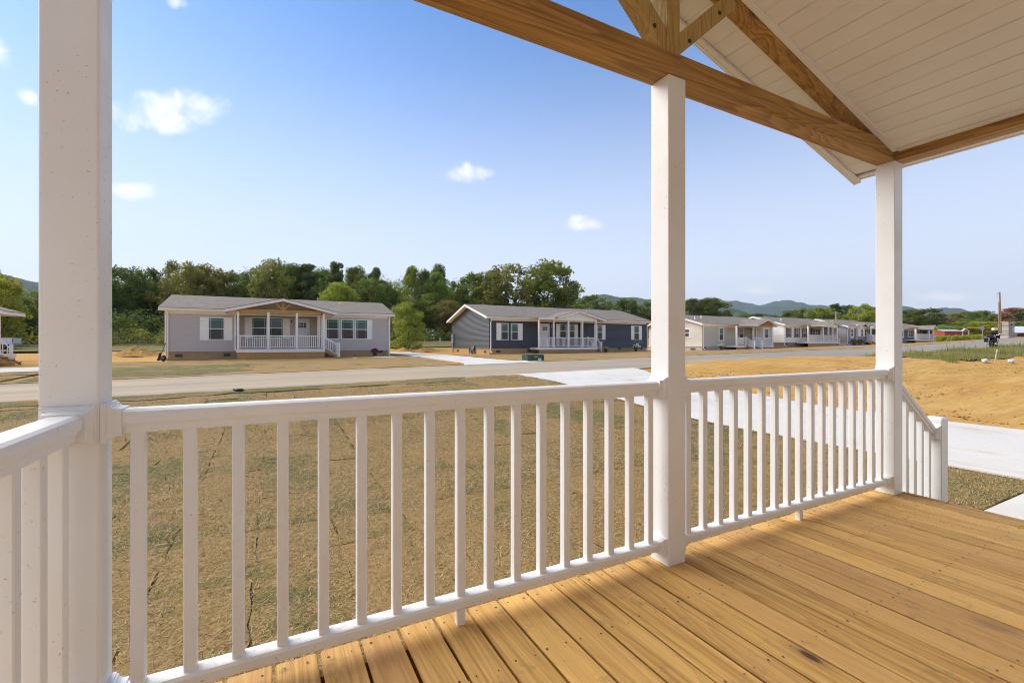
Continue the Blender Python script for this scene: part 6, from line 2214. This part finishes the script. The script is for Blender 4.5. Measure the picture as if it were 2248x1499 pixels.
def pillar():
    d = 84
    u = Vector((CC, -SS, 0)); v = Vector((SS, CC, 0))
    p = at_depth(2213, 741, d); p.z = zg1(p.x, p.y)
    r = empty('stone_pillar', p, 'grey stacked-stone entrance pillar right of the tall pole', 'pillar')
    Hh = CAM_H + (CY - 705) / FPX * d - p.z
    st = [plain('stone%d' % i, c, .85, .2, 0, .2, 4) for i, c in enumerate(((.36, .33, .30), (.28, .26, .24), (.43, .40, .36)))]
    rs = random.Random(6)
    def course(hw, z0, z1, n):
        z = z0
        while z < z1 - .03:
            h = min(rs.uniform(.13, .24), z1 - z)
            x = -hw
            while x < hw - .02:
                w = min(rs.uniform(.22, .5), hw - x)
                if hw - x - w < .12: w = hw - x
                o = rs.uniform(0, .05)
                c0 = p + u * (x + .012) - v * (hw + o) + Vector((0, 0, z + .01)); 
                q = [c0, c0 + u * (w - .024), c0 + u * (w - .024) + v * (2 * hw), c0 + v * (2 * hw)]
                MB().prism(q, [a + Vector((0, 0, h - .02)) for a in q]).build('stone', rs.choice(st), r)
                x += w
            z += h
    course(.78, -.1, Hh * .26, 3)
    q = [p + u * s * .86 - v * .86 + Vector((0, 0, Hh * .265)) if k < 2 else p + u * s * .86 + v * .86 + Vector((0, 0, Hh * .265)) for k, s in enumerate((-1, 1, 1, -1))]
    MB().prism(q, [a + Vector((0, 0, .1)) for a in q]).build('ledge', st[2], r)
    course(.56, Hh * .265 + .1, Hh * .94, 2)
    q = [p + u * s * .68 + v * (-.68 if k < 2 else .68) + Vector((0, 0, Hh * .945)) for k, s in enumerate((-1, 1, 1, -1))]
    MB().prism(q, [a + Vector((0, 0, .12)) for a in q]).build('cap', st[2], r)
    c = p - v * .66 + Vector((0, 0, Hh * .80))
    MB().box(c.x - .12, c.x + .12, c.y - .06, c.y + .06, c.z - .14, c.z + .10).build('lantern', M['black'], r)
pillar()

def barn():
    d = 112
    u = Vector((CC, -SS, 0)); v = Vector((SS, CC, 0))
    p0 = at_depth(2074, 736, d); p1 = at_depth(2112, 736, d); p2 = at_depth(2126, 736, d)
    z0 = zg1(p1.x, p1.y) + .5; zt = CAM_H + (CY - 727) / FPX * d
    zr = CAM_H + (CY - 722.3) / FPX * d
    L = (p1 - p0).length; W = (p2 - p1).length
    r = empty('red_barn', (p1.x, p1.y, z0), 'red barn shed with pale metal roof behind the hedge', 'barn')
    red = plain('barn_red', (.36, .055, .045), .7, .3, 0, .12, 1)
    roof = plain('barn_roof', (.55, .58, .60), .4, .5, .2)
    def P(a, b, z): return p1 + u * a + v * b + Vector((0, 0, z - p1.z))
    MB().prism([P(-L, 0, z0 - 1), P(0, 0, z0 - 1), P(0, 6, z0 - 1), P(-L, 6, z0 - 1)], [P(-L, 0, zt), P(0, 0, zt), P(0, 6, zt), P(-L, 6, zt)]).build('side_wall', red, r)
    MB().prism([P(0.0, -.02, z0 - 1), P(W, -.02, z0 - 1), P(W, -.02, zt), P(W / 2, -.02, zr), P(0, -.02, zt)], [P(0.0, .2, z0 - 1), P(W, .2, z0 - 1), P(W, .2, zt), P(W / 2, .2, zr), P(0, .2, zt)]).build('gable_wall', red, r)
    MB().prism([P(W * .32, -.06, z0 - 1), P(W * .74, -.06, z0 - 1), P(W * .74, -.06, zt - .35), P(W * .32, -.06, zt - .35)], [P(W * .32, -.03, z0 - 1), P(W * .74, -.03, z0 - 1), P(W * .74, -.03, zt - .35), P(W * .32, -.03, zt - .35)]).build('doorway_shade', M['vent'], r)  # dark sheet on the wall stands for the shade inside the doorway
    MB().prism([P(-L - .2, -.25, zt - .02), P(W / 2 - .05, -.25, zt - .02), P(W / 2 - .05, -.25, zt + .06), P(-L - .2, -.25, zt + .06)], [P(-L - .2, 3.5, zr), P(W / 2, 3.5, zr), P(W / 2, 3.5, zr + .08), P(-L - .2, 3.5, zr + .08)]).build('roof', roof, r)
    for s, (a, b) in enumerate(((-.2, W / 2), (W + .2, W / 2))):
        za = zt - .1
        MB().prism([P(a, -.12, za), P(b, -.12, zr), P(b, -.12, zr + .14), P(a, -.12, za + .14)], [P(a, .3, za), P(b, .3, zr), P(b, .3, zr + .14), P(a, .3, za + .14)]).build('rake_trim', M['white'], r)
    for a in (0.0, W - .18): MB().prism([P(a, -.10, z0 - 1), P(a + .18, -.10, z0 - 1), P(a + .18, -.10, zt), P(a, -.10, zt)], [P(a, -.03, z0 - 1), P(a + .18, -.03, z0 - 1), P(a + .18, -.03, zt), P(a, -.03, zt)]).build('corner_trim', M['white'], r)
barn()

def white_building():
    d = 125
    u = Vector((CC, -SS, 0)); v = Vector((SS, CC, 0))
    p = at_depth(2218, 736, d)
    def P(a, b, y): return p + u * a + v * b + Vector((0, 0, CAM_H + (CY - y) / FPX * d - p.z))
    r = empty('farm_building', (p.x, p.y, zg1(p.x, p.y)), 'long building with bright white metal roof at the right edge', 'building')
    MB().prism([P(-.4, 0, 741), P(14, 0, 741), P(14, 6, 741), P(-.4, 6, 741)], [P(-.4, 0, 727), P(14, 0, 727), P(14, 6, 727), P(-.4, 6, 727)]).build('wall', plain('dark_red_wall', (.16, .05, .045), .7), r)
    MB().prism([P(-.8, -1.5, 731), P(14, -1.5, 731), P(14, -1.5, 730.4), P(-.8, -1.5, 730.4)], [P(-.4, .1, 727), P(14, .1, 727), P(14, .1, 726.4), P(-.4, .1, 726.4)]).build('lean_roof', M['white'], r)
    MB().prism([P(-.8, -.3, 727.5), P(14, -.3, 727.5), P(14, -.3, 726.8), P(-.8, -.3, 726.8)], [P(.6, 4, 715.5), P(14, 4, 715.5), P(14, 4, 715), P(.6, 4, 715)]).build('roof', M['white'], r)
white_building()

def hedge():
    rs = np.random.RandomState(12)
    P = []
    for i in range(260):
        f = rs.uniform(0, 1)
        d = 88 - 6 * f
        x = 2056 + 100 * f
        q = at_depth(x, 700, d)
        g = zg1(q.x, q.y)
        top = CAM_H + (CY - (739 - 1.5 * f)) / FPX * d
        bot = CAM_H + (CY - (750.5 - 5.5 * f)) / FPX * d
        P.append((q.x + rs.normal(0, .35), q.y + rs.normal(0, .35), bot + (top - bot) * rs.uniform(0, 1)))
    P = np.array(P)
    o = empty('hedge', tuple(P.mean(0) * [1, 1, 0] + [0, 0, P[:, 2].min()]), 'clipped green hedge running to the road sign', 'hedge')
    link_mesh('foliage', leaf_mesh('foliage', P, rs.uniform(.28, .5, len(P)), 40, .10, 12, up=.5), LEAF['bright'], o)
    a, b = at_depth(2060, 700, 88), at_depth(2152, 700, 82.3)
    mb = MB()
    for i in range(18):
        q = a.lerp(b, i / 17); g = zg1(q.x, q.y)
        mb.tube([(q.x, q.y, g - .1), (q.x + .05, q.y, g + .9)], [.03, .015], 5)
    mb.build('stems', M['bark'], o)
hedge()

def motorcycle():
    d = 38.0
    c = at_depth(2181, 762, d)
    g = zg1(c.x, c.y) + .02
    yaw = -YAW + math.radians(35)
    r = empty('motorcycle', (c.x, c.y, g), 'black touring motorcycle parked on the far right verge', 'motorcycle', rz=yaw)
    chrome = plain('chrome', (.62, .62, .62), .18, .5, .9)
    paint = plain('bike_black', (.012, .012, .014), .15)
    rub = plain('tyre', (.02, .02, .02), .85)
    def b(mb, n, m, p=r, s=False): return mb.build(n, m, p, s, local=True)
    for x in (-.78, .82):
        w = b(MB().disc_y((x, 0, .32), .22, .32, -.075, .075, 24), 'wheel', rub)
        rim = MB().disc_y((x, 0, .32), .185, .222, -.05, .05, 20)
        for k in range(5):
            a = k * 1.2566
            rim.tube([(x, 0, .32), (x + .2 * math.cos(a), 0, .32 + .2 * math.sin(a))], .018, 6)
        b(rim, 'rim', chrome, w)
        b(MB().disc_y((x, 0, .32), .335, .365, -.09, .09, 10), 'fender', paint)
    e = MB().box(-.22, .25, -.16, .16, .22, .50)
    e.tube([(-.1, 0, .42), (-.2, 0, .70)], .10, 10); e.tube([(.06, 0, .42), (.2, 0, .70)], .10, 10)
    b(e, 'engine', chrome)
    b(MB().tube([(-.30, 0, .78), (-.05, 0, .86), (.18, 0, .86), (.36, 0, .80)], [.08, .15, .16, .09], 12), 'fuel_tank', paint, s=True)
    b(MB().tube([(-.85, 0, .80), (-.62, 0, .76), (-.35, 0, .72), (-.2, 0, .78)], [.10, .15, .15, .10], 10), 'seat', M['dark_bag'], s=True)
    for s in (-1, 1):
        b(MB().hexa([(-1.12, s * .19, .42), (-.50, s * .19, .40), (-.50, s * .40, .40), (-1.12, s * .38, .42), (-1.16, s * .17, .76), (-.52, s * .17, .72), (-.52, s * .38, .72), (-1.16, s * .36, .76)]), 'saddlebag', paint)
        b(MB().tube([(.1, s * .2, .24), (-.4, s * .24, .24), (-1.12, s * .28, .28)], [.04, .05, .06], 8), 'exhaust', chrome)
        b(MB().tube([(.82, s * .10, .32), (.55, s * .10, .95)], .028, 8), 'fork', chrome)
        b(MB().tube([(.50, 0, .98), (.42, s * .32, 1.06), (.28, s * .42, 1.02)], .018, 6), 'handlebar', chrome)
    b(MB().hexa([(.52, -.30, .72), (.80, -.18, .74), (.80, .18, .74), (.52, .30, .72), (.46, -.34, 1.04), (.66, -.22, 1.04), (.66, .22, 1.04), (.46, .34, 1.04)]), 'fairing', paint)
    b(MB().hexa([(.60, -.22, 1.04), (.62, -.22, 1.04), (.62, .22, 1.04), (.60, .22, 1.04), (.44, -.16, 1.26), (.46, -.16, 1.26), (.46, .16, 1.26), (.44, .16, 1.26)]), 'windshield', M['glass'])
    b(MB().tube([(.81, 0, .88), (.86, 0, .88)], [.10, .09], 12), 'headlight', M['white'])
    b(MB().hexa([(-1.10, -.24, .78), (-.72, -.24, .78), (-.72, .24, .78), (-1.10, .24, .78), (-1.08, -.20, 1.02), (-.78, -.20, 1.02), (-.78, .20, 1.02), (-1.08, .20, 1.02)]), 'tour_trunk', paint)
    b(MB().tube([(0, -.12, .25), (-.05, -.34, -.02)], .015, 6), 'kickstand', chrome)
motorcycle()

def lot_bits():
    d = 24.5
    p = at_depth(2184, 802, d); g = zg1(p.x, p.y)
    r = empty('survey_stake', (p.x, p.y, g), 'pale wooden survey stake in the weedy bank', 'stake')
    q = Vector((p.x, p.y, g))
    u = Vector((CC, -SS, 0)); t = q + u * .12 + Vector((0, 0, .62))
    MB().tube([q - Vector((0, 0, .1)), t], [.028, .026], 4).build('shaft', plain('stake_wood', (.62, .53, .42), .8), r)
    MB().tube([t - Vector((0, 0, .09)), t - Vector((0, 0, .02))], .033, 4).build('paint_band', M['white'], r)
    for x, y, w, lab, sd in ((2163, 798, .42, 'small crumpled white sack left of the survey stake', 3), (2221, 803, .46, 'white crumpled sack near the right edge, right of the stake', 5)):
        p = at_depth(x, y, d - .5); g = zg1(p.x, p.y)
        o = empty('white_sack', (p.x, p.y, g), lab, 'sack')
        rs = random.Random(sd)
        mb = MB().ball((p.x, p.y, g + .07), w * .46, w * .30, .085, 16, 9, .30, rs)
        mb.build('sack', plain('sack_white', (.74, .74, .74), .7), o)
        MB().tube([(p.x + w * .45, p.y, g + .08), (p.x + w * .62, p.y + .04, g + .05)], [.04, .015], 6).build('tied_end', M['white'], o)
    for x, lab in ((932, 'short white fence post left of its pair in the back field'), (966, 'short white fence post nearest the navy house in the back field')):
        p = ground_at(x, 68); 
        o = empty('fence_post', p, lab, 'post', 'fence posts in the back field')
        MB().extrude_z(cham(.12, .12, .02, p.x, p.y), p.z - .2, p.z + .62).build('post', M['white'], o)
        MB().extrude_z(cham(.15, .15, .03, p.x, p.y), p.z + .621, p.z + .66).build('cap', M['white'], o)
lot_bits()

# ------------------------------------------------------------------ loose clods, weeds
def clods():
    rs = np.random.RandomState(17)
    n = 12000
    X = 13.2 + (62 - 13.2) * rs.uniform(0, 1, n) ** 1.6; Y = rs.uniform(-1, 14.3, n)
    keep = ~((X > 30) & (Y > 10.2))
    # clustered along tracks and the bank
    w = np.clip(.30 + .9 * fbm(X * .35, Y, 1.3, 9, 3), .03, 1)
    keep &= rs.uniform(0, 1, n) < w
    X, Y = X[keep], Y[keep]; n = len(X)
    s = rs.uniform(.008, .034, n) * (1 + 1.1 * (rs.uniform(0, 1, n) > .95))
    lot = np.clip((X - 13.2) / 1.5, 0, 1) * np.clip((14.4 - Y) / .8, 0, 1) * np.clip((70 - X) / 10, 0, 1)
    Z = zg(X, Y) - .05 + lot * (.045 * fbm(X, Y, 1.5, 1, 4) + .03 * fbm(X * .4, Y, 5.0, 2, 3) + .06 * np.exp(-((Y - 12.2 - .5 * np.sin(X * .35)) / 1.0) ** 2) * np.clip((X - 15) / 4, 0, 1))
    base = np.array([(1, 0, 0), (0, 1, 0), (-1, 0, 0), (0, -1, 0), (0, 0, .9), (0, 0, -.6)])
    V = np.stack([X, Y, Z + s * .3], -1)[:, None, :] + base[None] * s[:, None, None] * rs.uniform(.5, 1.4, (n, 6, 1)) * np.array([1, 1, .7])
    F = np.array([(0, 1, 4), (1, 2, 4), (2, 3, 4), (3, 0, 4), (1, 0, 5), (2, 1, 5), (3, 2, 5), (0, 3, 5)])
    fs = (F[None] + (np.arange(n) * 6)[:, None, None]).reshape(-1, 3)
    me = bpy.data.meshes.new('dirt_clods'); me.from_pydata(V.reshape(-1, 3).tolist(), [], fs.tolist()); me.update()
    tag(link_mesh('dirt_clods', me, plain('clod', (.40, .21, .07), .95, .1, 0, .4, 6)), 'loose clods of clay on the bare lot', None, None, 'stuff')
clods()

def weeds():
    rs = np.random.RandomState(21)
    n = 26000
    X = 31 + 62 * rs.uniform(0, 1, n) ** 1.3; Y = rs.uniform(10.0, 14.6, n)
    dens = np.clip(.45 + .75 * fbm(X, Y, .8, 14, 3), .04, 1)
    k = rs.uniform(0, 1, n) < dens
    X, Y, dens = X[k], Y[k], dens[k]; n = len(X)
    Z = zg(X, Y) + bank_z(X, Y)
    h = rs.uniform(.06, .22, n) * (.5 + dens) * (1 + 1.4 * (rs.uniform(0, 1, n) > .96))
    a = rs.uniform(0, 6.28, n); ln = rs.uniform(.1, .6, n)
    d = np.stack([np.cos(a) * ln, np.sin(a) * ln, np.ones(n)], -1) * h[:, None]
    sd = np.stack([-np.sin(a), np.cos(a), np.zeros(n)], -1) * (.006 + .035 * h[:, None])
    P = np.stack([X, Y, Z - .01], -1)
    v = np.stack([P - sd, P + sd, P + d], 1).reshape(-1, 3)
    me = bpy.data.meshes.new('weeds')
    me.vertices.add(3 * n); me.vertices.foreach_set('co', v.astype(np.float32).ravel())
    me.loops.add(3 * n); me.loops.foreach_set('vertex_index', np.arange(3 * n, dtype=np.int32))
    me.polygons.add(n); me.polygons.foreach_set('loop_start', np.arange(0, 3 * n, 3, dtype=np.int32))
    me.update(calc_edges=True)
    tag(link_mesh('weeds', me, LEAF['olive']), 'rough weeds on the bank beside the street', None, None, 'stuff')
weeds()
